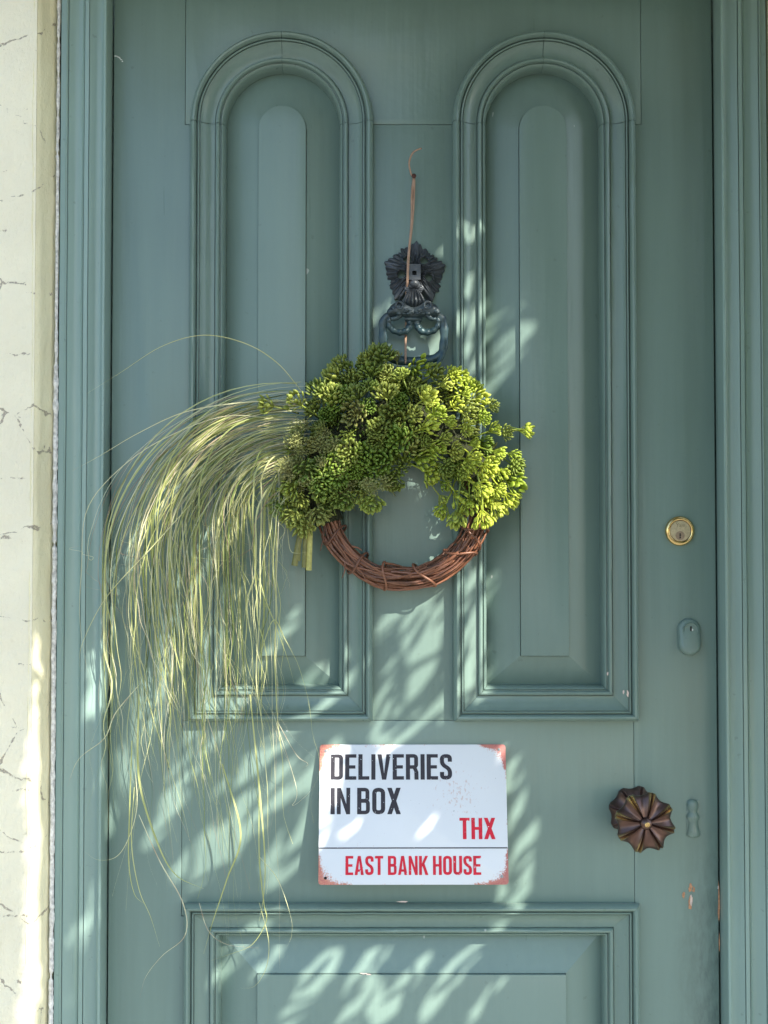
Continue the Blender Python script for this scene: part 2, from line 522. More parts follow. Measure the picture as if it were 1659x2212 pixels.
poly = [(JL + g, ZS + g), (CXL - ri, ZS + g)] + arc(CXL, ZS, ri, math.pi, 0, 40)[1:-1] + [(CXL + ri, ZS + g), (CXR - ri, ZS + g)] + \
       arc(CXR, ZS, ri, math.pi, 0, 40)[1:-1] + [(CXR + ri, ZS + g), (JR - g, ZS + g), (JR - g, DOORTOP), (JL + g, DOORTOP)]
prism('top_rail', poly, 0, YB, M_DOOR, door)
prism('muntin', [(CXL + ri, ZB + g + 0.0), (CXR - ri, ZB + g), (CXR - ri, ZS - g), (CXL + ri, ZS - g)], 0.0003, YB, M_DOOR, door)
prism('lock_rail', [(JL + g, ZP2T - 0.02), (JR2 - g, ZP2T - 0.02), (JR2 - g, ZB - g), (JL + g, ZB - g)], 0.0002, YB, M_DOOR, door)
prism('bottom_rail', [(JL + g, DB), (JR2 - g, DB), (JR2 - g, ZP2B + 0.02), (JL + g, ZP2B + 0.02)], 0.0002, YB, M_DOOR, door)

PROF = [(2.8, -2.0), (2.6, 0.3), (1.1, 1.3), (0.2, 3.2), (0, 6.6), (0.9, 9.4), (2.6, 11.9), (5, 13.2), (7.4, 12.8), (9.3, 11.2), (10.2, 9.0), (10.5, 6.0), (11.6, 6.0), (11.8, 9.2), (13, 9.8), (14.3, 9.3),
        (14.5, 6.4), (15.5, 6.3), (15.8, 8.0), (18.5, 6.0), (22, 4.2), (26, 2.7), (30, 1.8), (33.6, 1.4), (35.6, 1.3), (35.8, -0.6), (36.8, -0.6), (37.0, 3.6), (38.2, 5.0), (40, 5.5), (42, 5.0), (43.2, 3.6),
        (43.4, 0.6), (44.5, 0.5), (45.5, 1.9), (47, 1.2), (48.6, -1.0), (49.6, -5.0), (50.3, -14), (50.8, -27)]
def sweep(name, fn, n, seed, parent):
    """fn(t, s) -> (x, z) for t in 0..1 along the piece and s metres in from its outer edge"""
    m = len(PROF); vs = []; fs = []
    for j in range(n + 1):
        for s_, h_ in PROF:
            x, z = fn(j / n, s_ * 0.001)
            w = 0.00045 * mn.noise(Vector((x * 40 + seed, z * 40, s_ * 0.25)))
            vs.append((x + 0.0003 * mn.noise(Vector((z * 25, x * 25, seed))), -((h_ * 0.00165 if h_ > 0 else h_ * 0.001) + (w if h_ > -1 else 0)), z + 0.0003 * mn.noise(Vector((z * 25, x * 25, seed + 9)))))
    for j in range(n):
        for i in range(m - 1):
            q = j * m + i
            fs.append((q, q + 1, q + m + 1, q + m))
    return mk(name, vs, fs, M_DOOR, parent, 34)
def arched_panel(cx, seed):
    pn = empty('arched_panel'); pn.parent = door
    xl, xr = cx - RO, cx + RO
    j = 0.0004
    sweep('moulding', lambda t, s: (xl + s, (ZB + s) + (ZS - j - ZB - s) * t), 110, seed, pn)
    sweep('moulding', lambda t, s: (xr - s, (ZB + s) + (ZS - j - ZB - s) * t), 110, seed + 1, pn)
    e = 0.0026
    sweep('moulding', lambda t, s: (cx + (RO - s) * math.cos(math.pi - (math.pi / 2 - e) * t), ZS + j + (RO - s) * math.sin(math.pi - (math.pi / 2 - e) * t)), 48, seed + 2, pn)
    sweep('moulding', lambda t, s: (cx + (RO - s) * math.cos((math.pi / 2 - e) * t), ZS + j + (RO - s) * math.sin((math.pi / 2 - e) * t)), 48, seed + 3, pn)
    sweep('moulding', lambda t, s: (xl + s + j + (xr - xl - 2 * s - 2 * j) * t, ZB + s), 60, seed + 4, pn)
    # fielded panel: bevelled border rising to a raised field
    rin = RO - 0.050
    rf = 52 * S
    zf, zfb = Z(279), Z(1417)
    no = 36
    outer = [(cx - rin, ZB + 0.049)] + [(cx - rin, ZB + 0.049 + (ZS - ZB - 0.049) * i / 10) for i in range(1, 10)] + arc(cx, ZS, rin, math.pi, 0, no) + [(cx + rin, ZS - (ZS - ZB - 0.049) * i / 10) for i in range(1, 11)]
    inner = [(cx - rf, zfb)] + [(cx - rf, zfb + (zf - zfb) * i / 10) for i in range(1, 10)] + arc(cx, zf, rf, math.pi, 0, no) + [(cx + rf, zf - (zf - zfb) * i / 10) for i in range(1, 11)]
    n = len(outer)
    rg = rf + 0.0007
    gap = [(cx - rg, zfb - 0.0007)] + [(cx - rg, zfb + (zf - zfb) * i / 10) for i in range(1, 10)] + arc(cx, zf, rg, math.pi, 0, no) + [(cx + rg, zf - (zf - zfb) * i / 10) for i in range(1, 10)] + [(cx + rg, zfb - 0.0007)]
    vs = []; R = 5
    for r_ in range(R + 1):
        t = r_ / R
        for (xo, zo), (xi, zi) in zip(outer, gap):
            vs.append((xo + (xi - xo) * t, 0.0255 - 0.0205 * t, zo + (zi - zo) * t))
    fs = []
    for r_ in range(R):
        for i in range(n):
            i2 = (i + 1) % n
            fs.append((r_ * n + i, r_ * n + i2, (r_ + 1) * n + i2, (r_ + 1) * n + i))
    mk('bevelled_border', vs, fs, M_DOOR, pn, 20)
    prism('raised_field', inner, -0.0010, 0.034, M_DOOR, pn, 0.0012)
    return pn
arched_panel(CXL, 1)
arched_panel(CXR, 21)
def rect_panel(xl, xr, zb, zt, seed):
    pn = empty('wide_panel'); pn.parent = door
    j = 0.0004
    sweep('moulding', lambda t, s: (xl + s, (zb + s) + (zt - zb - 2 * s) * t), 70, seed, pn)
    sweep('moulding', lambda t, s: (xr - s, (zb + s) + (zt - zb - 2 * s) * t), 70, seed + 1, pn)
    sweep('moulding', lambda t, s: (xl + s + j + (xr - xl - 2 * s - 2 * j) * t, zt - s), 90, seed + 2, pn)
    sweep('moulding', lambda t, s: (xl + s + j + (xr - xl - 2 * s - 2 * j) * t, zb + s), 60, seed + 3, pn)
    a = 0.049; b = 0.105
    outer = [(xl + a, zb + a), (xl + a, zt - a), (xr - a, zt - a), (xr - a, zb + a)]
    inner = [(xl + b, zb + b), (xl + b, zt - b), (xr - b, zt - b), (xr - b, zb + b)]
    gq = 0.0007; gap = [(xl + b - gq, zb + b - gq), (xl + b - gq, zt - b + gq), (xr - b + gq, zt - b + gq), (xr - b + gq, zb + b - gq)]
    vs = [(x, 0.0255, z) for x, z in outer] + [(x, 0.005, z) for x, z in gap]
    fs = [(i, (i + 1) % 4, 4 + (i + 1) % 4, 4 + i) for i in range(4)]
    mk('bevelled_border', vs, fs, M_DOOR, pn)
    prism('raised_field', inner, -0.0010, 0.034, M_DOOR, pn, 0.0012)
rect_panel(P2L, P2R, ZP2B, ZP2T, 41)
v, f = box(DX0 + 0.02, DX1 - 0.02, 0.030, 0.043, DB + 0.02, DOORTOP - 0.02)
mk('panel_backing', v, f, M_DOOR, door)
v, f = box(XIL - 0.06, XIR + 0.06, 0.046, 0.06, 0.14, DOORTOP + 0.06)
mk('light_stop_sheet', v, f, M_FRAME, frame)  # sheet added behind the whole leaf to stop light through the gaps

# chips down to the wood
M_BARE = simple('bare_wood', (0.46, 0.24, 0.13), 0.8, nscale=300, var=0.3)
M_BARE2 = simple('pale_primer', (0.62, 0.50, 0.44), 0.8, nscale=300, var=0.2)
M_NICK = simple('white_nick', (0.72, 0.76, 0.73), 0.7)
CHIPS = [0]
def chip(u, v_, wu, hv, mat, h=0.0006, n=11):
    CHIPS[0] += 1; h += 0.00006 * (CHIPS[0] % 9)
    c = P(u, v_, h)
    pts = []
    for i in range(n):
        th = 2 * math.pi * i / n
        k = rnd.uniform(0.45, 1.1)
        pts.append((c.x + wu * S * 0.5 * k * math.cos(th), c.z + hv * S * 0.5 * k * math.sin(th)))
    n_ = len(pts)
    vs = [(x, -h, z) for x, z in pts] + [(c.x, -h, c.z)]
    return mk('bare_patch', vs, [(i, (i + 1) % n_, n_) for i in range(n_)], mat, door)
for a in ((1492, 1916, 10, 26, M_BARE), (1499, 1922, 8, 16, M_BARE), (1491, 1950, 12, 34, M_BARE), (1477, 1935, 7, 16, M_BARE), (1494, 1944, 7, 26, M_BARE2), 
          (798, 2106, 14, 6, M_BARE2), (804, 2112, 22, 6, M_BARE2), (795, 2140, 10, 5, M_BARE), (802, 2145, 22, 8, M_BARE2),
          (786, 2103, 26, 4, M_BARE2), (1216, 485, 16, 4, M_NICK), (1208, 487, 8, 3, M_NICK)):
    chip(a[0], a[1], a[2], a[3], a[4], 0.0006 if a[1] > 1500 and a[0] > 1300 else 0.0002)
for q_ in range(7): chip(249 + q_ * 2.6, 121 + q_ * q_ * 0.32, 5.5, 3.5, M_NICK, 0.0005)
for u_, v_, w_, h_, m_ in ((1552, 1918, 4, 12, M_NICK), (1553, 1960, 7, 110, M_BARE), (1554, 2040, 4, 60, M_BARE)):
    chip(u_, v_, w_, h_, m_, 0.0008)
for u_, v_, w_, h_, m_ in ((1356, 1498, 6, 18, M_BARE2), (1347, 1496, 4, 12, M_BARE2), (1313, 1455, 4, 12, M_BARE2), (620, 1614 - 35, 3, 3, M_NICK), (870, 1948, 40, 4, M_BARE2)):
    chip(u_, v_, w_, h_, m_, 0.0222)

# ------------------------------------------------------------------ lock cylinder
M_BRASS = simple('brass', (0.83, 0.60, 0.26), 0.2, 1.0, nscale=200, var=0.12, bump=0.05)
M_BRASS_DULL = simple('worn_brass', (0.62, 0.53, 0.36), 0.42, 1.0, nscale=300, var=0.2, bump=0.15)
M_PLUG = simple('lock_plug', (0.40, 0.30, 0.22), 0.45, 1.0, nscale=300, var=0.2)
lock = empty('lock_cylinder'); lock.parent = door
lock['label'] = 'round polished brass lock cylinder with a keyhole'
LC = P(1469, 1147, 0.004); LC.y = 0
mb = MB(); lathe(mb, LC, [(0.0215, 0.0), (0.0218, 0.002), (0.0212, 0.0045), (0.0195, 0.0062), (0.0175, 0.0066), (0.0163, 0.006), (0.0158, 0.0045), (0.0158, 0.001)])
mb.build('lock_ring', M_BRASS, lock, 40)
mb = MB(); lathe(mb, LC, [(0.0154, 0.0005), (0.0154, 0.0062), (0.0149, 0.0068), (0.0001, 0.0070)])
mb.build('lock_face', M_BRASS_DULL, lock, 40)
PC = P(1469, 1157, 0.007); PC.y = 0
mb = MB(); lathe(mb, PC, [(0.0066, 0.0066), (0.0066, 0.0076), (0.0063, 0.0079), (0.0001, 0.0080)], 32)
mb.build('lock_plug', M_PLUG, lock, 40)
kh = [(-0.0009, 0.0038), (0.0009, 0.0038), (0.0009, 0.0015), (0.0017, 0.0006), (0.0009, -0.0004), (0.0002, -0.0012), (0.0014, -0.0022), (0.0006, -0.0042), (-0.0012, -0.0042), (-0.0016, -0.003), (-0.0006, -0.002), (-0.0012, 0.0)]
prism('keyhole', [(PC.x + a * 0.95, PC.z + b * 0.95 - 0.0002) for a, b in kh], -0.00825, -0.0070, M_DARK, lock, 0)
tx = bpy.data.curves.new('maker_name', 'FONT'); tx.body = 'Yale'; tx.size = 0.0078; tx.align_x = 'CENTER'; tx.extrude = 0.0002
to = bpy.data.objects.new('maker_name', tx); COL.objects.link(to)
bpy.context.view_layer.update()
me = bpy.data.meshes.new_from_object(to.evaluated_get(bpy.context.evaluated_depsgraph_get()))
bpy.data.objects.remove(to)
M_ENGR = simple('engraved_brass', (0.33, 0.27, 0.17), 0.5, 1.0)
me.materials.clear(); me.materials.append(M_ENGR)
o = link('maker_name', me, lock); o.rotation_euler = (math.pi / 2, 0, 0); o.location = (LC.x, -0.0071, P(1469, 1138, 0.007).z)

# ------------------------------------------------------------------ painted-over escutcheons
M_PPAINT = paint('hardware_paint', (0.156, 0.228, 0.198))
es = empty('lower_lock'); es.parent = door
es['label'] = 'painted-over oval lock escutcheon with a keyhole'
c1, c2 = P(1490, 1361, 0.006), P(1492, 1378, 0.006)
def stadium(cx, z0, z1, r, n=16):
    return arc(cx, z0, r, 0, math.pi, n) + arc(cx, z1, r, math.pi, 2 * math.pi, n)
def lofted(mb, loops):
    n = len(loops[0]); vs = [p for l in loops for p in l]; fs = []
    for j in range(len(loops) - 1):
        for i in range(n):
            i2 = (i + 1) % n
            fs.append((j * n + i, j * n + i2, (j + 1) * n + i2, (j + 1) * n + i))
    fs.append(tuple((len(loops) - 1) * n + i for i in range(n)))
    mb.add(vs, fs)
mb = MB(); loops = []
for r_, h0, h1 in ((0.0172, 0, 0), (0.0168, 0.002, 0.003), (0.0160, 0.0045, 0.009), (0.0135, 0.006, 0.0125), (0.0100, 0.0065, 0.0135)):
    pts = stadium(c1.x, c1.z, c2.z - 0.009, r_)
    loops.append([Vector((x, -(h0 + (h1 - h0) * max(0, min(1, (c1.z + 0.004 - z) / 0.03))), z)) for x, z in pts])
lofted(mb, loops); mb.build('escutcheon', M_PPAINT, es, 60)
mb = MB(); lathe(mb, (c1.x + 0.001, -0.004, c1.z), [(0.0112, 0.0), (0.0112, 0.004), (0.0104, 0.0052), (0.0096, 0.0044), (0.0092, 0.0036), (0.0001, 0.0036)], 36)
mb.build('lock_barrel', M_PPAINT, es, 40)
kz = c1.z + 0.001
prism('keyhole', [(c1.x + 0.0002, kz - 0.0035), (c1.x + 0.0024, kz - 0.0035), (c1.x + 0.0026, kz + 0.0045), (c1.x, kz + 0.0045)], -0.0082, -0.005, M_DARK, es, 0)
prism('keyhole_nick', [(c1.x + 0.0025, kz - 0.003), (c1.x + 0.005, kz - 0.001), (c1.x + 0.004, kz + 0.001), (c1.x + 0.0027, kz + 0.001)], -0.0080, -0.005, M_NICK, es, 0)
kc = empty('keyhole_cover'); kc.parent = door
kc['label'] = 'small painted-over keyhole cover shaped like a baluster'
ax = X(1498, 1770, 0.004)
mb = MB()
prof = [(1727, 3), (1729, 10), (1733, 14), (1740, 15.5), (1748, 14), (1754, 11), (1758, 13), (1763, 17), (1768, 17), (1772, 14), (1776, 12.5), (1786, 13.5), (1796, 16), (1804, 18), (1808, 15), (1811, 6)]
vs = []; fs = []; nn_ = 14
for v_, w_ in prof:
    z = Z(v_, 0.004); w = w_ * S * 0.85
    for i in range(nn_ + 1):
        th = math.pi * i / nn_
        vs.append((ax + w * math.cos(th) + 0.0006 * (v_ - 1770) / 40, -0.0072 * math.sin(th) * (w_ / 16) ** 0.7, z))
for j in range(len(prof) - 1):
    for i in range(nn_):
        q = j * (nn_ + 1) + i
        fs.append((q, q + 1, q + nn_ + 2, q + nn_ + 1))
mb.add(vs, fs); mb.build('cover_drop', M_PPAINT, kc, 50)
prism('cover_plate', [(ax - 0.0098, Z(1806)), (ax + 0.011, Z(1806)), (ax + 0.010, Z(1728)), (ax - 0.0085, Z(1728))], -0.0012, 0.002, M_PPAINT, kc, 0.0008)

# ------------------------------------------------------------------ knob
N = NT('bronze_knob')
w_ = N.attr('wear'); p_ = N.pos()
k_ = N.math('MULTIPLY', w_, N.ramp(N.noise(p_, 120, 4, 0.7), [(0.30, 0.25), (0.55, 1.0)]), clamp=True)
N.set(Base_Color=N.mix(k_, N.mix(N.noise(p_, 60, 3), (0.10, 0.060, 0.052), (0.19, 0.12, 0.10)), (0.66, 0.47, 0.20)),
      Metallic=0.9, Roughness=N.math('MULTIPLY_ADD', k_, -0.12, 0.36), Normal=N.bump(N.noise(p_, 150, 4), 0.15, 0.001))
M_KNOB = N.m
knob = empty('door_knob'); knob.parent = door
knob['label'] = 'dark bronze fluted door knob with brass-worn ribs'
KC = P(1391, 1779, 0.03)
def scallop(th, n, depth):
    """outline with n outward points joined by hollow bays"""
    x = (th * n / (2 * math.pi)) % 1.0
    t = min(1, max(0, (x - 0.15) / 0.70))
    return 1 - depth * math.sin(math.pi * t) ** 0.8
NB = 8
def flower(mb, c, R, prof, ribs, amp, dep, rot):
    NTH = 240; vs = []; fs = []; at = []
    for rr, hh in prof:
        for i in range(NTH):
            th = 2 * math.pi * i / NTH
            k = rr ** 1.5
            r = R * rr * (1 - k * (1 - scallop(th + rot, NB, dep)))
            x = ((th + rot) * NB / (2 * math.pi)) % 1.0
            x = min(x, 1 - x)                                   # 0 at the point, .5 in the bay
            rib = math.exp(-((x - 0.085) / 0.055) ** 2)          # two ribs beside every point
            bay = math.sin(math.pi * min(1, max(0, (x - 0.2) / 0.6)))
            groove = math.exp(-(x / 0.03) ** 2)
            h = hh + (amp * (0.15 + rr) * (rib * 0.8 - 0.5 * groove) - amp * 0.7 * bay * rr) * (1 if ribs else 0.8)
            vs.append(Vector((c.x + r * math.cos(th), c.y - h, c.z + r * math.sin(th))))
            side = max(0.0, 0.5 + 0.5 * math.cos(th - 2.2) + 0.35 * math.sin(th * 3 + 1))
            at.append(min(1.0, max(0.0, rib * max(0, (rr - 0.42)) * 2.8 * (0.15 + 1.0 * side))) if ribs else 0.0)
    for j in range(len(prof) - 1):
        for i in range(NTH):
            i2 = (i + 1) % NTH
            fs.append((j * NTH + i, j * NTH + i2, (j + 1) * NTH + i2, (j + 1) * NTH + i))
    mb.add(vs, fs, at)
RC = P(1373, 1756, 0.008); RC.y = 0
mb = MB(); flower(mb, RC, 0.0385, [(1.0, 0.0), (1.0, 0.003), (0.97, 0.006), (0.85, 0.010), (0.65, 0.015), (0.45, 0.020), (0.32, 0.024), (0.30, 0.034)], False, 0.004, 0.11, 0.25)
mb.build('knob_rose', M_KNOB, knob, 60, 'wear')
FC = Vector((RC.x, 0, RC.z))
KH = 0.026
mb = MB(); flower(mb, FC, 0.0425, [(q_, h_ + KH) for q_, h_ in [(0.22, 0.0), (0.24, 0.024), (0.6, 0.032), (0.9, 0.042), (1.0, 0.050), (1.0, 0.053), (0.96, 0.0555), (0.85, 0.0585), (0.7, 0.0605), (0.5, 0.062), (0.3, 0.0615), (0.16, 0.061)]], True, 0.0050, 0.13, 0.25)
mb.build('knob_face', M_KNOB, knob, 60, 'wear')
mb = MB(); lathe(mb, FC, [(0.0085, 0.060 + KH), (0.0088, 0.063 + KH), (0.0075, 0.0665 + KH), (0.0045, 0.069 + KH), (0.0035, 0.0695 + KH)], 32, 0.0)
lathe(mb, FC, [(0.0036, 0.0694 + KH), (0.0036, 0.0706 + KH), (0.003, 0.0712 + KH), (0.0022, 0.0712 + KH), (0.0018, 0.0704 + KH), (0.0001, 0.0704 + KH)], 24, 1.0)
mb.build('knob_boss', M_KNOB, knob, 40, 'wear')

# ------------------------------------------------------------------ knocker
N = NT('patinated_iron')
p_ = N.pos()
nz_ = N.noise(p_, 110, 5, 0.65)
lowz = N.math('MULTIPLY_ADD', N.sep(p_)[2], -1 / 0.05, Z(650) / 0.05, clamp=True)
ca = N.mix(nz_, (0.034, 0.040, 0.048), (0.085, 0.095, 0.105))
cb = N.mix(N.ramp(nz_, [(0.35, 0.0), (0.7, 1.0)]), (0.020, 0.048, 0.056), (0.052, 0.098, 0.104))
N.set(Base_Color=N.mix(lowz, ca, cb), Metallic=0.2, Roughness=N.ramp(nz_, [(0.3, 0.28), (0.7, 0.46)]), Normal=N.bump(nz_, 0.35, 0.0015))
M_IRON = N.m
kn = empty('door_knocker'); kn.parent = door
kn['label'] = 'dark patinated leaf-mask door knocker with fluted beard and beast heads'
def KP(zx, zy, h): return P(799.1 + zx * 0.1367, 496.8 + zy * 0.1367, h)
contour = [(735, 188), (765, 215), (800, 228), (822, 290), (870, 296), (930, 318), (975, 350), (1000, 402), (1050, 428), (1070, 490), (1120, 490), (1182, 560), (1172, 640), (1136, 715), (1142, 800), (1110, 880), (1084, 960),
           (1020, 1000), (1022, 1060), (965, 1132), (885, 1125), (840, 1010), (700, 960), (560, 1010), (500, 1118), (395, 1090), (372, 1015), (345, 930), (305, 880), (300, 800), (272, 720), (262, 620), (238, 515), (300, 455), (362, 440),
           (380, 395), (440, 345), (500, 290), (570, 282), (640, 272), (662, 228), (702, 216)]
cpt = [KP(a, b, 0.004) for a, b in contour]
cc = KP(710, 690, 0.004)
def rad_at(th):
    d = Vector((math.cos(th), math.sin(th)))
    best = 0
    n = len(cpt)
    for i in range(n):
        a = Vector((cpt[i].x - cc.x, cpt[i].z - cc.z)); b = Vector((cpt[(i + 1) % n].x - cc.x, cpt[(i + 1) % n].z - cc.z))
        e = b - a; den = d.x * e.y - d.y * e.x
        if abs(den) < 1e-12: continue
        t = (a.x * e.y - a.y * e.x) / den; s = (a.x * d.y - a.y * d.x) / den
        if t > 0 and -1e-6 <= s <= 1 + 1e-6: best = max(best, t)
    return best
hol = [KP(592, 500, 0), KP(852, 516, 0), KP(496, 735, 0), KP(924, 775, 0)]
NTh, NR = 200, 30
vs = []; fs = []; idx = {}
for j in range(NR + 1):
    q = 0.03 + 0.97 * j / NR
    for i in range(NTh):
        th = 2 * math.pi * i / NTh
        r = rad_at(th) * (1 + 0.06 * q ** 4 * abs(math.sin(th * 17.5)) - 0.03 * q ** 4)
        x, z = cc.x + r * q * math.cos(th), cc.z + r * q * math.sin(th)
        dl = min(abs((th - math.radians(a5) + math.pi) % (2 * math.pi) - math.pi) for a5 in (90, 162, 18, -54, -126))
        h = 0.004 + 0.0035 * math.exp(-(dl / 0.07) ** 2) * q - 0.006 * (dl / 0.63) ** 2 * q + 0.013 * (1 - q ** 1.6) + 0.0019 * math.cos(dl * 34 + 3.0 * q) * min(1, q * 2) * (1 - 0.3 * q) + 0.0
        for hc in hol:
            dd = math.hypot(x - hc.x, z - hc.z)
            h += 0.0044 * math.exp(-((dd - 0.0074) / 0.0022) ** 2)
        h += 0.001 * mn.noise(Vector((x * 160, z * 160, 2)))
        vs.append((x, -h, z))
for j in range(NR):
    for i in range(NTh):
        i2 = (i + 1) % NTh
        q4 = (j * NTh + i, j * NTh + i2, (j + 1) * NTh + i2, (j + 1) * NTh + i)
        mx = sum(vs[k][0] for k in q4) / 4; mz = sum(vs[k][2] for k in q4) / 4
        if any(math.hypot(mx - hc.x, mz - hc.z) < 0.0056 for hc in hol): continue
        fs.append(q4)
b = len(vs)
for i in range(NTh): vs.append((vs[NR * NTh + i][0], -0.0002, vs[NR * NTh + i][2]))
for i in range(NTh): fs.append((NR * NTh + i, NR * NTh + (i + 1) % NTh, b + (i + 1) % NTh, b + i))
mk('leaf_mask', vs, fs, M_IRON, kn, 60)
mb = MB()
a, b = KP(612, 835, 0), KP(795, 592, 0)
x0, x1, z0, z1 = a.x, b.x, a.z, b.z
hx, hz = KP(697, 730, 0).x, KP(697, 730, 0).z
for (xa, xb, za, zb) in ((x0, hx - 0.0031, z0, z1), (hx + 0.0031, x1, z0, z1), (hx - 0.0031, hx + 0.0031, z0, hz - 0.0031), (hx - 0.0031, hx + 0.0031, hz + 0.0031, z1)):
    v, f = box(xa, xb, -0.0235, -0.006, za, zb); mb.add(v, f)
o = mb.build('nose_block', M_IRON, kn, 30)
mb = MB()
n1 = KP(700, 850, 0.020)
mb.ball(n1, 0.0085, (1.0, 0.9, 0.75), rough=0.15)
mb.ball(KP(650, 880, 0.019), 0.0052); mb.ball(KP(752, 880, 0.019), 0.0052)
mb.build('nose_tip', M_IRON, kn, 60)
for s_ in (-1, 1):
    mb = MB(); c_ = KP(697 + s_ * 103, 925, 0.017)
    path = []
    for i in range(28):
        th = i / 27 * 2 * math.pi * 1.4
        r = 0.0048 * (1 - 0.62 * i / 27)
        path.append(c_ + Vector((s_ * r * math.cos(th + 1.2), -0.002 * i / 27, -r * math.sin(th + 1.2))))
    mb.tube(path, [0.0024 - 0.0006 * i / 27 for i in range(28)], 7)
    mb.ball(c_ + Vector((0, -0.002, 0)), 0.0024)
    mb.build('moustache_curl', M_IRON, kn, 60)
# fluted beard
vs = []; fs = []
nb, na = 18, 64
for j in range(nb + 1):
    t = j / nb
    zy = 940 + 370 * t
    wz = 40 + 150 * min(1, t / 0.62) ** 0.7 if t < 0.62 else 190 * max(0.08, 1 - ((t - 0.62) / 0.38) ** 1.3)
    for i in range(na + 1):
        th = math.pi * i / na
        flute = 1 + 0.13 * math.cos(th * 18)
        c_ = KP(690 - 190 * 0 + wz * math.cos(th), zy + 18 * math.sin(th), 0)
        h = 0.012 + (0.015 + 0.007 * math.sin(math.pi * t)) * math.sin(th) * flute * (wz / 190) ** 0.5
        vs.append((c_.x, -h, c_.z))
for j in range(nb):
    for i in range(na):
        q = j * (na + 1) + i
        fs.append((q, q + 1, q + na + 2, q + na + 1))
mk('beard', vs, fs, M_IRON, kn, 70)
for s_ in (-1, 1):
    mir = lambda zx: 690 + s_ * (zx - 690)
    mb = MB()
    pth = smooth_path([KP(mir(690), 1340, 0.024), KP(mir(800), 1290, 0.030), KP(mir(900), 1250, 0.034), KP(mir(985), 1265, 0.036), KP(mir(1050), 1305, 0.036), KP(mir(1072), 1325, 0.035)], 26)
    mb.tube(pth, [0.0100 - 0.0010 * math.sin(i / 26 * 9) - 0.0045 * (i / 26) ** 2.2 for i in range(27)], 14)
    # brow, cheek, jaw, ear, eye
    mb.ball(KP(mir(930), 1222, 0.041), 0.0058, (1.2, 0.8, 0.8))
    for q_ in range(9):
        mb.ball(KP(mir(740 + q_ * 26), 1290 + 34 * math.sin(q_ * 2.1), 0.040 + 0.002 * math.sin(q_)), 0.0030, (1.3, 0.8, 0.7))
    mb.ball(KP(mir(1048), 1285, 0.041), 0.0052, (1.0, 1.0, 0.85))
    mb.ball(KP(mir(1068), 1300, 0.044), 0.0024)
    mb.tube(smooth_path([KP(mir(900), 1330, 0.033), KP(mir(960), 1385, 0.035), KP(mir(1020), 1400, 0.036), KP(mir(1050), 1388, 0.037)], 12), [0.0052, 0.005, 0.0048, 0.0045, 0.0043, 0.004, 0.0038, 0.0036, 0.0033, 0.003, 0.0027, 0.0022, 0.0015], 9)
    er = smooth_path([KP(mir(860), 1240, 0.036), KP(mir(905), 1178, 0.040), KP(mir(950), 1195, 0.041), KP(mir(955), 1245, 0.040)], 12)
    mb.tube(er, [0.0026] * 13, 8)
    ec = KP(mir(915), 1192, 0.043)
    mb.tube([ec + Vector((0.0052 * math.cos(q_ * math.pi / 8), -0.001, 0.0052 * math.sin(q_ * math.pi / 8))) for q_ in range(17)], [0.0019] * 17, 8)
    mb.ball(KP(mir(985), 1232, 0.044), 0.0018)
    o = mb.build('beast_head', M_IRON, kn, 70)
    for vv in o.data.vertices:
        vv.co += vv.normal * 0.0012 * mn.noise(vv.co * 380)
    mb = MB()
    pth = smooth_path([KP(mir(738), 1440, 0.026), KP(mir(755), 1520, 0.028), KP(mir(800), 1590, 0.030), KP(mir(890), 1618, 0.031), KP(mir(985), 1600, 0.032), KP(mir(1060), 1540, 0.033), KP(mir(1082), 1450, 0.034), KP(mir(1060), 1375, 0.036)], 40)
    mb.tube(pth, [0.0052 + 0.0006 * math.sin(i * 1.1) - 0.0026 * (i / 40) ** 3 for i in range(41)], 10)
    mb.build('curled_serpent', M_IRON, kn, 70)
mb = MB()
mb.tube([KP(560, 1408, 0.026), KP(690, 1412, 0.029), KP(805, 1408, 0.026)], [0.0042, 0.0048, 0.0042], 12, flat=1.4)
mb.build('collar_band', M_IRON, kn, 60)
pth = smooth_path([KP(340, 1335, 0.034), KP(245, 1380, 0.034), KP(205, 1480, 0.033), KP(205, 1640, 0.033), KP(215, 1800, 0.033), KP(260, 1960, 0.032), KP(400, 2050, 0.031), KP(680, 2070, 0.031), KP(900, 2050, 0.031), KP(1060, 2010, 0.032), KP(1140, 1930, 0.033),
                   KP(1170, 1780, 0.033), KP(1172, 1620, 0.033), KP(1160, 1470, 0.033), KP(1125, 1385, 0.034), KP(1060, 1335, 0.034)], 90)
mb = MB(); mb.tube(pth, [0.0062 - 0.0022 * abs(i / 90 * 2 - 1) ** 6 + 0.0005 * math.sin(i * 0.7) for i in range(91)], 10, flat=0.5)
mb.tube(smooth_path([KP(1160, 1900, 0.034), KP(1130, 2010, 0.035), KP(1080, 2100, 0.036), KP(1040, 2150, 0.036)], 14), [0.0035] * 14 + [0.001], 8, flat=0.6)
mb.build('strap_ring', M_IRON, kn, 60)

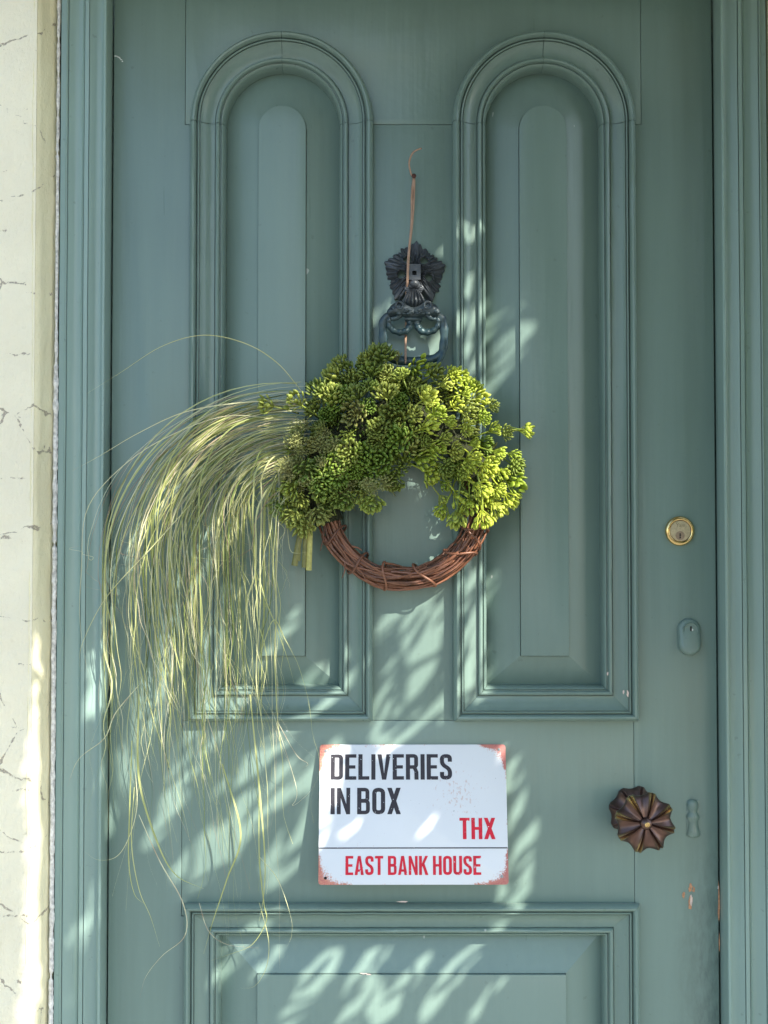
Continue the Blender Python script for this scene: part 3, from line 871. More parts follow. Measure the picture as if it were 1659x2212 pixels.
# ------------------------------------------------------------------ sign
HB = 0.050
TL, TR, BL, BR = P(690, 1608, 0.006), P(1091, 1608, 0.006), P(687.5, 1911.5, HB), P(1099, 1910.5, HB)
ex = ((TR - TL) + (BR - BL)).normalized()
ey = ((TL - BL) + (TR - BR)); ey = (ey - ex * ey.dot(ex)).normalized()
en = ex.cross(ey) * 1.0
if en.y > 0: en = -en
SW, SH = ((TR - TL).length + (BR - BL).length) / 2, ((TL - BL).length + (TR - BR).length) / 2
sign = tag(empty('door_sign'), 'white metal delivery sign with rusty corners fixed to the door', 'sign')
smat = Matrix(((ex.x, ey.x, en.x, BL.x), (ex.y, ey.y, en.y, BL.y), (ex.z, ey.z, en.z, BL.z), (0, 0, 0, 1)))
sign.matrix_world = smat
# local: x right 0..SW, y up 0..SH, z towards the viewer
def plate_mat():
    N = NT('enamel_plate')
    p = N.obj(); s = N.sep(p)
    dx = N.math('MINIMUM', s[0], N.math('SUBTRACT', SW, s[0])); dy = N.math('MINIMUM', s[1], N.math('SUBTRACT', SH, s[1]))
    edge = N.math('MINIMUM', dx, dy)
    corner = N.math('ADD', dx, dy)
    n1 = N.noise(p, 130, 6, 0.7); n2 = N.noise(N.mapping(p, (1, 1, 1), (5, 2, 0)), 420, 4, 0.7); n3 = N.noise(p, 38, 4)
    ek = N.math('SUBTRACT', 1.0, N.math('DIVIDE', edge, 0.0075), clamp=True)
    ck = N.math('SUBTRACT', 1.0, N.math('DIVIDE', corner, 0.052), clamp=True)
    lv = N.math('ADD', N.math('MULTIPLY', ek, N.ramp(n3, [(0.42, 0.05), (0.68, 0.8)])), N.math('MULTIPLY', ck, 1.12))
    rust = N.math('MULTIPLY', N.ramp(N.math('MULTIPLY_ADD', N.math('MULTIPLY_ADD', n2, 0.9, N.math('MULTIPLY', n1, 0.5)), 1.0, N.math('SUBTRACT', N.math('MULTIPLY', lv, 0.70), 1.04)), [(0.0, 0.0), (0.16, 1.0)]), 1.0)
    col = N.mix(N.noise(p, 10, 3), (0.66, 0.69, 0.715), (0.73, 0.755, 0.775))
    rc = N.mix(N.ramp(n2, [(0.35, 0.0), (0.65, 1.0)]), (0.46, 0.06, 0.05), (0.62, 0.24, 0.12))
    rc = N.mix(N.math('MULTIPLY', N.ramp(s[0], [(0.20, 0.0), (0.27, 1.0)]), 0.5), rc, (0.33, 0.05, 0.06))
    col = N.mix(N.math('MULTIPLY', rust, 0.9), col, rc)
    # faint scratches and specks
    sx = N.math('SUBTRACT', 1.0, N.math('DIVIDE', N.math('ABSOLUTE', N.math('SUBTRACT', s[0], SW * 0.74)), SW * 0.20), clamp=True)
    sy = N.math('SUBTRACT', 1.0, N.math('DIVIDE', N.math('ABSOLUTE', N.math('SUBTRACT', s[1], SH * 0.64)), SH * 0.26), clamp=True)
    zz = N.math('MULTIPLY', sx, sy)
    sc = N.ramp(N.math('MULTIPLY_ADD', zz, 0.17, N.noise(N.mapping(p, (1, 0.55, 1)), 210, 5, 0.7)), [(0.66, 0.0), (0.72, 1.0)])
    col = N.mix(N.math('MULTIPLY', sc, 0.5), col, (0.52, 0.30, 0.22))
    spk = N.ramp(N.noise(p, 260, 1, 0.5), [(0.78, 0.0), (0.80, 1.0)])
    col = N.mix(N.math('MULTIPLY', spk, 0.6), col, (0.14, 0.14, 0.15))
    N.set(Base_Color=col, Roughness=N.math('MULTIPLY_ADD', rust, 0.3, 0.30), Normal=N.bump(N.math('ADD', n1, N.math('MULTIPLY', rust, -0.8)), 0.16, 0.0005))
    return N.m
M_PLATE = plate_mat()
def ink(name, col):
    N = NT(name); p = N.obj()
    w = N.ramp(N.noise(p, 240, 2, 0.5), [(0.70, 0.0), (0.715, 1.0)])
    w2 = N.ramp(N.noise(p, 110, 4, 0.6), [(0.35, 0.0), (0.7, 1.0)])
    c = N.mix(w2, tuple(x * 0.85 for x in col), tuple(min(1, x * 1.15) for x in col))
    N.set(Base_Color=N.mix(w, c, (0.62, 0.65, 0.68)), Roughness=0.5)
    N.b.inputs['Specular IOR Level'].default_value = 0.25
    return N.m
M_BLACK = ink('black_lettering', (0.036, 0.033, 0.042))
M_RED = ink('red_lettering', (0.66, 0.016, 0.040))
def rrect(w, h, r, n=6):
    pts = []
    for cx, cy, a in ((w - r, h - r, 0), (r, h - r, 1), (r, r, 2), (w - r, r, 3)):
        pts += [(cx + r * math.cos((a + i / n) * math.pi / 2), cy + r * math.sin((a + i / n) * math.pi / 2)) for i in range(n + 1)]
    return pts
def flatprism(name, pts, z0, z1, mat, parent, bev=0):
    n = len(pts)
    v = [(x, y, z1) for x, y in pts] + [(x, y, z0) for x, y in pts]
    f = [tuple(range(n)), tuple(range(2 * n - 1, n - 1, -1))] + [(i, (i + 1) % n, n + (i + 1) % n, n + i) for i in range(n)]
    o = mk(name, v, f, mat, parent)
    if bev: bevel_mesh(o, bev, 2)
    return o
flatprism('plate', rrect(SW, SH, 0.0045), -0.0016, 0.0, M_PLATE, sign, 0.0005)
# glyphs on a unit cap height
TW = 0.148
def stroke(path, w=TW, closed=False):
    n = len(path); L = []; Rr = []
    for i in range(n):
        a = Vector(path[(i - 1) % n] if closed or i > 0 else path[0]); b_ = Vector(path[i]); c_ = Vector(path[(i + 1) % n] if closed or i < n - 1 else path[-1])
        d1 = (b_ - a).normalized() if (b_ - a).length > 1e-9 else (c_ - b_).normalized()
        d2 = (c_ - b_).normalized() if (c_ - b_).length > 1e-9 else d1
        n1 = Vector((-d1.y, d1.x)); n2 = Vector((-d2.y, d2.x)); m = (n1 + n2).normalized(); k = 1 / max(0.5, m.dot(n1))
        L.append(b_ + m * (w / 2 * k)); Rr.append(b_ - m * (w / 2 * k))
    qs = []
    for i in range(n if closed else n - 1):
        i2 = (i + 1) % n
        qs.append([L[i], L[i2], Rr[i2], Rr[i]])
    return qs
def rounded(pts, r=0.125, n=6, closed=False):
    out = []; m = len(pts)
    for i in range(m):
        p = Vector(pts[i])
        if not closed and i in (0, m - 1): out.append(tuple(p)); continue
        a = Vector(pts[(i - 1) % m]); c = Vector(pts[(i + 1) % m])
        d1 = (a - p); d2 = (c - p); rr = min(r, d1.length * 0.49, d2.length * 0.49)
        p1 = p + d1.normalized() * rr; p2 = p + d2.normalized() * rr
        for k in range(n + 1):
            t = k / n
            out.append(tuple((1 - t) ** 2 * p1 + 2 * t * (1 - t) * p + t * t * p2))
    return out
def rc(x0, y0, x1, y1): return [Vector((x0, y0)), Vector((x1, y0)), Vector((x1, y1)), Vector((x0, y1))]
def glyph(ch):
    h = TW / 2; T = 0.135
    V_ = lambda *a: [Vector(q) for q in a]
    if ch == 'I': return TW, [rc(0, 0, TW, 1)]
    if ch == 'E': return 0.40, [rc(0, 0, TW, 1), rc(TW, 1 - T, .40, 1), rc(TW, .435, .365, .565), rc(TW, 0, .40, T)]
    if ch == 'L': return 0.39, [rc(0, 0, TW, 1), rc(TW, 0, .39, T)]
    if ch == 'T': return 0.42, [rc(0, 1 - T, .42, 1), rc(.21 - h, 0, .21 + h, 1 - T)]
    if ch == 'H': return 0.45, [rc(0, 0, TW, 1), rc(.45 - TW, 0, .45, 1), rc(TW, .435, .45 - TW, .57)]
    if ch == 'N': return 0.46, [rc(0, 0, TW * .9, 1), rc(.46 - TW * .9, 0, .46, 1), V_((TW * .9, 1), (TW * .9, .62), (.46 - TW * .9, 0), (.46 - TW * .9, .38))]
    if ch == 'V': return 0.47, [V_((0, 1), (.152, 1), (.235, .24), (.16, 0)), V_((.47, 1), (.318, 1), (.235, .24), (.31, 0)), V_((.16, 0), (.235, .24), (.31, 0))]
    if ch == 'A': return 0.47, [V_((0, 0), (.15, 0), (.235, .76), (.16, 1)), V_((.47, 0), (.32, 0), (.235, .76), (.31, 1)), V_((.16, 1), (.235, .76), (.31, 1)), V_((.150, .17), (.320, .17), (.305, .295), (.165, .295))]
    if ch == 'X': return 0.47, [V_((0, 1), (.158, 1), (.47, 0), (.312, 0)), V_((.312, 1), (.47, 1), (.158, 0), (0, 0))]
    if ch == 'K': return 0.47, [rc(0, 0, TW, 1), V_((TW, .42), (TW, .60), (.315, 1), (.465, 1), (.255, .545)), V_((.175, .47), (.27, .62), (.475, 0), (.322, 0))]
    if ch == 'O': return 0.45, stroke(rounded([(h, h), (.45 - h, h), (.45 - h, 1 - h), (h, 1 - h)], .15, closed=True), closed=True)
    if ch == 'U': return 0.45, stroke(rounded([(h, 1), (h, h), (.45 - h, h), (.45 - h, 1)], .16))
    if ch == 'D': return 0.44, [rc(0, 0, TW, 1)] + stroke(rounded([(TW, 1 - T / 2), (.44 - h, 1 - T / 2), (.44 - h, T / 2), (TW, T / 2)], .15), T * 1.04)
    if ch == 'R': return 0.45, [rc(0, 0, TW, 1)] + stroke(rounded([(TW, 1 - T / 2), (.44 - h, 1 - T / 2), (.44 - h, .495), (TW, .495)], .13), T * 1.04) + [V_((.23, .47), (.37, .50), (.445, .30), (.45, 0), (.305, 0), (.298, .32))]
    if ch == 'B': return 0.45, [rc(0, 0, TW, 1)] + stroke(rounded([(TW, 1 - T / 2), (.43 - h, 1 - T / 2), (.43 - h, .515), (TW, .515)], .12), T) + stroke(rounded([(TW, .5), (.45 - h, .5), (.45 - h, T / 2), (TW, T / 2)], .14), T)
    if ch == 'S': return 0.43, stroke(rounded([(.43 - h, .70), (.43 - h, 1 - h), (h, 1 - h), (h, .60), (.43 - h, .40), (.43 - h, h), (h, h), (h, .30)], .14))
    return 0.2, []
def word_line(text, x0, x1, ytop, ybot, mat):
    """lay text between fractions of the plate, one mesh per word"""
    sp = 0.072
    tot = 0; pos = []
    for ch in text:
        if ch == ' ': tot += 0.17; continue
        w, _ = glyph(ch); pos.append(tot); tot += w + sp
    tot -= sp
    hh = (ytop - ybot); kx = (x1 - x0) / tot
    cur = 0; words = text.split(' '); gi = 0
    for wd in words:
        vs = []; fs = []; lay = 0
        for ch in wd:
            w, polys = glyph(ch)
            for pl in polys:
                b = len(vs)
                vs += [(x0 + (pos[gi] + q.x) * kx, ybot + q.y * hh, 0.00030 + 0.00004 * (lay % 7)) for q in pl]
                fs.append(tuple(range(b, b + len(pl)))); lay += 1
            gi += 1
        o = mk('lettering', vs, fs, mat, sign)
        bm = bmesh.new(); bm.from_mesh(o.data)
        for fc in bm.faces:
            if fc.normal.z < 0: fc.normal_flip()
        bm.to_mesh(o.data); bm.free()
fx = lambda zx: (zx - 100 - 5 * 0) / (1533 - 100) * SW
fxt = lambda zx, zy: ((zx - (110 - 12 * (zy - 88) / 1060)) / ((1507 - 110) + (1535 - 98 - 1397) * (zy - 88) / 1060)) * SW
fy = lambda zy: (1 - ((zy - 88) / (1145 - 88))) * SH
word_line('DELIVERIES', fxt(193, 260), fxt(1105, 260), fy(163), fy(358), M_BLACK)
word_line('IN BOX', fxt(191, 520), fxt(720, 520), fy(420), fy(620), M_BLACK)
word_line('THX', fxt(1163, 730), fxt(1433, 730), fy(648), fy(808), M_RED)
word_line('EAST BANK HOUSE', fxt(303, 1000), fxt(1326, 1000), fy(932), fy(1073), M_RED)
y_ = fy(873)
mk('rule_line', [(0.0006, y_ - 0.0008, 0.0003), (SW - 0.0006, y_ - 0.0008, 0.0003), (SW - 0.0006, y_ + 0.0008, 0.0003), (0.0006, y_ + 0.0008, 0.0003)], [(0, 1, 2, 3)], M_BLACK, sign)
M_HOLE = simple('screw_grey', (0.30, 0.31, 0.30), 0.5, 0.6)
for i, (zx, zy, m_) in enumerate(((155, 138, M_HOLE), (1458, 128, M_HOLE), (152, 1095, M_DARK), (1484, 1085, M_HOLE))):
    mb = MB(); cx_, cy_ = fxt(zx, zy), fy(zy)
    pts = [(cx_ + 0.0021 * math.cos(t * math.pi / 8), cy_ + 0.0021 * math.sin(t * math.pi / 8)) for t in range(16)]
    flatprism('screw', pts, -0.0005, 0.0007, m_, sign, 0.0003)
# stand-off strut between door and the lower edge of the plate
v, f = box(SW * 0.3, SW * 0.7, 0.02, 0.028, -0.042, -0.0018)
mk('standoff', v, f, M_HOLE, sign)

# ------------------------------------------------------------------ wreath
wreath = tag(empty('wreath'), 'vine twig wreath with green seed heads and a trailing plume of pale grass', 'wreath')
N = NT('vine_bark')
p_ = N.pos(); r_ = N.rand()
st = N.noise(p_, 240, 5, 0.7)
c_ = N.mix(r_, (0.070, 0.024, 0.013), (0.235, 0.092, 0.046))
c_ = N.mix(N.ramp(st, [(0.40, 0.0), (0.78, 0.55)]), c_, (0.34, 0.17, 0.10))
N.set(Base_Color=c_, Roughness=0.38, Normal=N.bump(st, 0.4, 0.001))
M_VINE = N.m
RCx, RCz = P(872, 1085, 0.045).x, P(872, 1085, 0.045).z
RH = 0.036
RM = 164 * S * 0.98
def ring_pt(a, rho, phi):
    """a: angle round the ring, rho/phi: place in its cross-section"""
    R = RM + rho * math.cos(phi)
    return Vector((RCx + R * math.cos(a), -(RH + rho * math.sin(phi)), RCz + R * math.sin(a)))
twig_n = 0
for k in range(54):
    a0 = rnd.uniform(math.radians(150), math.radians(260)) if k % 3 else rnd.uniform(math.radians(170), math.radians(330))
    ln = math.radians(rnd.uniform(70, 200))
    if k < 8: a0 = math.radians(-190 + k * 40); ln = math.radians(200)
    phi0 = rnd.uniform(0, 2 * math.pi); tw = rnd.uniform(-1.0, 1.6)
    rho0 = 0.0175 * math.sqrt(rnd.uniform(0.2, 1.0))
    n = max(12, int(ln / math.radians(4)))
    path = []
    for i in range(n + 1):
        t = i / n; a = a0 + ln * t
        rho = rho0 * (1 + 0.16 * mn.noise(Vector((a * 3, k * 3.7, 1))))
        path.append(ring_pt(a, rho, phi0 + tw * t * 2 + 0.5 * mn.noise(Vector((a * 2, k, 5)))) + Vector((mn.noise(Vector((a * 9, k, 2))), mn.noise(Vector((a * 9, k, 3))), mn.noise(Vector((a * 9, k, 4))))) * 0.0012)
    r0 = rnd.uniform(0.0012, 0.0026)
    mb = MB(); mb.tube(path, [r0 * (1 - 0.35 * i / n + 0.12 * mn.noise(Vector((i * 0.9, k, 1)))) for i in range(n + 1)], 6)
    mb.build('twig', M_VINE, wreath, 60)
for (u_, v_, lean) in ((712, 1160, 0.15), (766, 1226, -0.1), (826, 1256, 0.15), (912, 1238, 0.35), (988, 1192, 0.45), (1042, 1150, 0.1), (1030, 1162, -0.4)):
    c_ = P(u_, v_, 0.04); a = math.atan2(c_.z - RCz, c_.x - RCx)
    path = []
    for i in range(31):
        ph = 2 * math.pi * i / 30 * 1.02 - 0.6
        path.append(ring_pt(a + lean * math.cos(ph) * 0.28 + 0.03 * math.sin(ph * 2), 0.0195 + 0.0008 * math.sin(ph * 3), ph))
    mb = MB(); mb.tube(path, 0.0017, 6); mb.build('binding_vine', M_VINE, wreath, 60)
# stray twig ends
for (u_, v_, du, dv) in ((810, 1262, 14, 12), (745, 1215, -6, 34), (770, 1225, 20, 30), (700, 1130, -8, 60), (760, 1180, 22, 10)):
    a_ = P(u_, v_, 0.05); b_ = P(u_ + du, v_ + dv, 0.052)
    mb = MB(); mb.tube(smooth_path([a_, (a_ + b_) / 2 + Vector((0.002, 0, 0.001)), b_], 8), [0.0015 - 0.0009 * i / 8 for i in range(9)], 6)
    mb.build('twig', M_VINE, wreath, 60)

# --- seed heads
def leafy(name, lo, hi, dry):
    N = NT(name)
    r = N.rand(); e = N.attr('rim')
    c = N.mix(r, lo, hi)
    c = N.mix(N.ramp(N.math('FRACT', N.math('MULTIPLY', r, 7.31)), [(0.78, 0.0), (0.95, 0.65)]), c, dry)
    c = N.mix(N.math('MULTIPLY', e, 0.40), c, tuple(min(1, x * 1.3 + 0.05) for x in hi))
    c = N.mix(N.math('MULTIPLY', N.noise(N.obj(), 130, 3), 0.35), c, tuple(x * 0.55 for x in lo))
    N.set(Base_Color=c, Roughness=0.42)
    N.b.inputs['Specular IOR Level'].default_value = 0.45
    tr = N.new('ShaderNodeBsdfTranslucent'); N.link(c, tr.inputs['Color'])
    ms = N.new('ShaderNodeMixShader'); ms.inputs[0].default_value = 0.16
    N.link(N.b.outputs[0], ms.inputs[1]); N.link(tr.outputs[0], ms.inputs[2]); N.link(ms.outputs[0], N.out.inputs['Surface'])
    return N.m
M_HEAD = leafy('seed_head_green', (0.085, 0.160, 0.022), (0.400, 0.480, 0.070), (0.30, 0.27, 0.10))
M_DILL = leafy('fine_umbel_green', (0.20, 0.22, 0.07), (0.40, 0.42, 0.14), (0.36, 0.30, 0.12))
def seed(mb, base, d, nrm, L, Wd, T):
    """flat lens-shaped seed: base point, long axis d, flat normal nrm"""
    sd = d.cross(nrm).normalized(); nrm = sd.cross(d).normalized()
    n = 8; ring = []; at = []
    c = base + d * (L * 0.5)
    vs = []
    for i in range(n):
        th = 2 * math.pi * i / n
        w = 1 - 0.22 * math.cos(th)
        vs.append(c + d * (L * 0.5 * math.cos(th)) + sd * (Wd * 0.5 * math.sin(th) * w)); at.append(1.0)
    for sgn in (1, -1):
        for i in range(n):
            th = 2 * math.pi * i / n
            w = 1 - 0.22 * math.cos(th)
            vs.append(c + d * (L * 0.27 * math.cos(th)) + sd * (Wd * 0.27 * math.sin(th) * w) + nrm * (sgn * T * 0.42)); at.append(0.25)
    vs += [c + nrm * T * 0.32, c - nrm * T * 0.32]; at += [0.0, 0.0]
    fs = []
    for s_, o_, ap in ((1, n, 3 * n), (-1, 2 * n, 3 * n + 1)):
        for i in range(n):
            i2 = (i + 1) % n
            fs.append((i, i2, o_ + i2, o_ + i) if s_ > 0 else (i2, i, o_ + i, o_ + i2))
            fs.append((o_ + i, o_ + i2, ap) if s_ > 0 else (o_ + i2, o_ + i, ap))
    mb.add(vs, fs, at)
def umbel(sd, spread, rings, plen, sl, sw):
    r = random.Random(sd); mb = MB()
    mb.tube([Vector((0.003 * r.uniform(-1, 1), 0.003 * r.uniform(-1, 1), -0.045)), Vector((0, 0, -0.02)), Vector((0, 0, 0))], [0.0011, 0.0011, 0.0014], 5, 0.2)
    for ri, cnt in enumerate(rings):
        al = math.radians(spread * (ri + 0.55) / len(rings))
        for k in range(cnt):
            th = 2 * math.pi * (k + r.uniform(-0.28, 0.28) + 0.5 * (ri % 2)) / cnt
            a = al + r.uniform(-0.09, 0.09)
            d = Vector((math.sin(a) * math.cos(th), math.sin(a) * math.sin(th), math.cos(a)))
            pl = plen * (1 - 0.16 * (ri / len(rings)) ** 2) * r.uniform(0.86, 1.1)
            tip = d * pl
            mid = tip * 0.5 + Vector((math.cos(th), math.sin(th), 0)) * plen * 0.07 * math.sin(a)
            mb.tube([Vector((0, 0, 0)), mid, tip], [0.0006, 0.0005, 0.0006], 3, 0.35, cap=False)
            d2 = (d * 0.85 + Vector((0, 0, 0.38)) + Vector((r.uniform(-1, 1), r.uniform(-1, 1), r.uniform(-1, 1))) * 0.20).normalized()
            nr = Vector((math.cos(th), math.sin(th), 0)) + Vector((r.uniform(-1, 1), r.uniform(-1, 1), r.uniform(-1, 1))) * 0.45
            seed(mb, tip - d2 * 0.0008, d2, nr, sl * r.uniform(0.85, 1.15), sw * r.uniform(0.8, 1.15), 0.0024)
    me = bpy.data.meshes.new('seed_head')
    me.from_pydata([tuple(q) for q in mb.v], [], mb.f); me.update()
    for p in me.polygons: p.use_smooth = True
    at = me.attributes.new('rim', 'FLOAT', 'POINT'); at.data.foreach_set('value', mb.at)
    me.materials.append(M_HEAD)
    return me
U_DOME = [umbel(k, 76, (3, 7, 10, 12), 0.0152, 0.0082, 0.0060) for k in range(5)]
U_CUP = [umbel(20 + k, 48, (3, 6, 8), 0.0172, 0.0090, 0.0064) for k in range(4)]
U_FULL = [umbel(40 + k, 92, (3, 8, 12, 15, 12), 0.0140, 0.0070, 0.0056) for k in range(5)]
def fine_umbel(sd):
    r = random.Random(sd); mb = MB()
    mb.tube([Vector((0, 0, -0.05)), Vector((0.002, 0, -0.02)), Vector((0, 0, 0))], 0.0007, 4, 0.2)
    for k in range(26):
        z = 1 - (k + 0.5) / 26 * 0.9; th = k * 2.39996
        s = math.sqrt(1 - z * z)
        d = Vector((s * math.cos(th), s * math.sin(th), z)) + Vector((r.uniform(-1, 1), r.uniform(-1, 1), r.uniform(-1, 1))) * 0.12
        tip = d * 0.0115 * r.uniform(0.85, 1.1)
        mb.tube([Vector((0, 0, 0)), tip], [0.00038, 0.0003], 3, 0.5, cap=False)
        for q in range(3):
            mb.ball(tip + Vector((r.uniform(-1, 1), r.uniform(-1, 1), r.uniform(-1, 1))) * 0.0012, 0.00085, nu=5, nv=3, at=0.9)
    me = bpy.data.meshes.new('fine_umbel')
    me.from_pydata([tuple(q) for q in mb.v], [], mb.f); me.update()
    for p in me.polygons: p.use_smooth = True
    at = me.attributes.new('rim', 'FLOAT', 'POINT'); at.data.foreach_set('value', mb.at)
    me.materials.append(M_DILL)
    return me
M_LIME_LIT = leafy('seed_head_lime_lit', (0.20, 0.32, 0.024), (0.58, 0.66, 0.075), (0.42, 0.42, 0.12))  # brighter copy for the right side, its sunlight put into the colour
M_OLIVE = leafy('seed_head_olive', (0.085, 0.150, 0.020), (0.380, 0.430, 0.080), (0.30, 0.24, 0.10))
M_DEEP_SHADE = leafy('seed_head_deep_shade', (0.058, 0.125, 0.012), (0.250, 0.370, 0.042), (0.26, 0.25, 0.06))  # darker copy for the middle and back, shade put into the colour
def recol(meshes, mat):
    out = []
    for q in meshes:
        c = q.copy(); c.materials.clear(); c.materials.append(mat); out.append(c)
    return out
D_LIME_LIT, C_LIME_LIT = recol(U_DOME, M_LIME_LIT), recol(U_CUP, M_LIME_LIT)
D_OLIVE, C_OLIVE = recol(U_DOME, M_OLIVE), recol(U_CUP, M_OLIVE)
F_DEEP_SHADE = recol(U_FULL, M_DEEP_SHADE)
U_FINE = [fine_umbel(k) for k in range(3)]
poly_g = [(700, 815), (735, 790), (790, 765), (830, 760), (890, 778), (945, 795), (995, 820), (1045, 845), (1085, 890), (1115, 950), (1125, 1020), (1120, 1070), (1095, 1095),
          (1045, 1105), (1000, 1110), (960, 1095), (945, 1060), (920, 1035), (890, 1015), (860, 1035), (830, 1055), (790, 1080), (745, 1090), (720, 1110), (690, 1115), (660, 1135), (625, 1115), (600, 1090), (620, 1040), (615, 980),
          (635, 930), (665, 890), (660, 850)]
def inside(u, v_):
    c = False; n = len(poly_g); j = n - 1
    for i in range(n):
        (xi, yi), (xj, yj) = poly_g[i], poly_g[j]
        if (yi > v_) != (yj > v_) and u < (xj - xi) * (v_ - yi) / (yj - yi) + xi: c = not c
        j = i
    return c
def edge_d(u, v_):
    best = 1e9; n = len(poly_g)
    for i in range(n):
        a = Vector(poly_g[i]); b = Vector(poly_g[(i + 1) % n]); p = Vector((u, v_)); t = max(0, min(1, (p - a).dot(b - a) / (b - a).length_squared))
        best = min(best, (a + (b - a) * t - p).length)
    return best
def place(me, name, u, v_, h, axis, sc=1.0):
    o = link(name, me, wreath)
    axis = axis.normalized()
    q = axis.to_track_quat('Z', 'Y')
    o.rotation_mode = 'QUATERNION'
    o.rotation_quaternion = q @ Matrix.Rotation(rnd.uniform(0, 6.28), 3, 'Z').to_quaternion()
    o.scale = (sc, sc, sc)
    o.location = P(u, v_, h) - axis * 0.013 * sc
    return o
def jit(k): return Vector((rnd.uniform(-k, k), rnd.uniform(-k, k), rnd.uniform(-k, k)))
def axis_for(u, v_):
    rad = Vector(((u - 872), 0, -(v_ - 1010))).normalized()
    if u > 895:
        a = Vector((0.50, -0.75, -0.15)) + rad * 0.45
        if v_ > 930: a += Vector((0.05, 0.1, -0.75 * (v_ - 930) / 150))
    elif v_ < 855:
        a = Vector((0, -0.55, 0.55)) + rad * 0.4
    elif v_ > 1040:
        a = Vector((-0.1, -0.7, -0.75)) + rad * 0.15
    elif u < 700:
        a = Vector((-0.55, -0.65, 0.15)) + rad * 0.3
    else:
        a = Vector((-0.05, -1.0, -0.12)) + rad * 0.15
    return a + jit(0.33)
pts = []
tries = 0
while tries < 9000 and len(pts) < 165:
    tries += 1
    u, v_ = rnd.uniform(580, 1145), rnd.uniform(745, 1150)
    if not inside(u, v_): continue
    if 600 < u < 735 and 915 < v_ < 1045 and rnd.random() < 0.75: continue
    if any((u - a) ** 2 + (v_ - b) ** 2 < (30 if u > 895 else 33) ** 2 for a, b in pts): continue
    pts.append((u, v_))
for u, v_ in pts:
    h = 0.060 + 0.036 * min(1, edge_d(u, v_) / 70) + rnd.uniform(-0.007, 0.007)
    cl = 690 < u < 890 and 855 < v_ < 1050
    if cl and rnd.random() < 0.8: me = rnd.choice(F_DEEP_SHADE)
    elif u > 905: me = rnd.choice(D_LIME_LIT + C_LIME_LIT + C_LIME_LIT) if rnd.random() < 0.78 else rnd.choice(U_FULL + D_OLIVE)
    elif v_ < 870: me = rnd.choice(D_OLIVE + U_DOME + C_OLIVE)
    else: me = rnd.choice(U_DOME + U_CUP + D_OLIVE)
    place(me, 'seed_head', u, v_, h, axis_for(u, v_), rnd.choice([rnd.uniform(0.62, 0.85), rnd.uniform(0.85, 1.15), rnd.uniform(1.05, 1.35)]))
# deeper layer that closes the gaps
k = 0; tries = 0
while k < 70 and tries < 4000:
    tries += 1
    u, v_ = rnd.uniform(600, 1120), rnd.uniform(765, 1130)
    if not inside(u, v_) or edge_d(u, v_) < 14: continue
    place(rnd.choice(F_DEEP_SHADE + D_OLIVE), 'seed_head', u, v_, rnd.uniform(0.035, 0.055), axis_for(u, v_) + jit(0.5), rnd.uniform(0.9, 1.2)); k += 1
# the ones that stand clear of the mass
for u, v_, h, ax_, sc, cup in ((735, 782, 0.07, (-0.5, -0.5, 0.6), 1.0, 1), (752, 800, 0.07, (-0.1, -0.8, 0.4), 1.1, 0), (790, 770, 0.06, (-0.2, -0.4, 0.9), 0.9, 0), (826, 757, 0.07, (0.1, -0.6, 0.8), 1.2, 0), (985, 806, 0.07, (0.8, -0.5, 0.3), 0.8, 0), (1022, 830, 0.06, (0.3, -0.5, 0.8), 1.0, 0),
                              (1138, 931, 0.065, (0.95, -0.35, -0.1), 0.9, 1), (803, 1094, 0.09, (0.05, -0.55, -0.8), 1.1, 0), (986, 1122, 0.085, (-0.1, -0.45, -0.9), 1.15, 1), (1044, 1122, 0.085, (0.1, -0.45, -0.9), 1.25, 1), (1075, 1100, 0.075, (0.5, -0.4, -0.8), 1.1, 1),
                              (955, 1105, 0.07, (-0.4, -0.4, -0.8), 1.0, 1), (1105, 1080, 0.07, (0.6, -0.4, -0.7), 1.1, 1), (1015, 1095, 0.085, (0.0, -0.5, -0.85), 1.05, 1), (575, 875, 0.08, (-0.75, -0.65, 0.1), 1.05, 1), (640, 866, 0.085, (-0.4, -0.8, 0.25), 1.2, 1), (690, 832, 0.075, (-0.15, -0.45, 0.85), 1.25, 0), (720, 845, 0.085, (0.1, -0.6, 0.75), 1.2, 0),
                              (600, 1098, 0.075, (-0.5, -0.5, -0.7), 1.1, 1), (650, 1145, 0.07, (-0.1, -0.5, -0.85), 1.1, 0), (630, 1125, 0.075, (-0.3, -0.5, -0.8), 1.1, 0), (690, 1120, 0.08, (0.1, -0.5, -0.85), 1.1, 0), (662, 1028, 0.095, (0.0, -0.75, -0.6), 1.3, 0), (625, 1055, 0.08, (-0.5, -0.6, -0.5), 1.1, 1), (700, 1070, 0.085, (0, -0.6, -0.8), 1.1, 0), (740, 1085, 0.085, (0, -0.7, -0.7), 1.1, 0)):
    place(rnd.choice((C_LIME_LIT if u > 900 else C_OLIVE if v_ < 900 else U_CUP) if cup else (D_LIME_LIT if u > 900 else D_OLIVE if v_ < 900 else U_DOME)), 'seed_head', u, v_, h, Vector(ax_), sc)
for k in range(34):
    u, v_ = rnd.uniform(596, 740), rnd.uniform(905, 1050)
    if k > 26: u, v_ = rnd.uniform(720, 830), rnd.uniform(1035, 1075)
    place(rnd.choice(U_FINE), 'fine_umbel', u, v_, rnd.uniform(0.075, 0.105), Vector((-0.5, -0.9, 0.1)) + jit(0.5), rnd.uniform(0.8, 1.25))
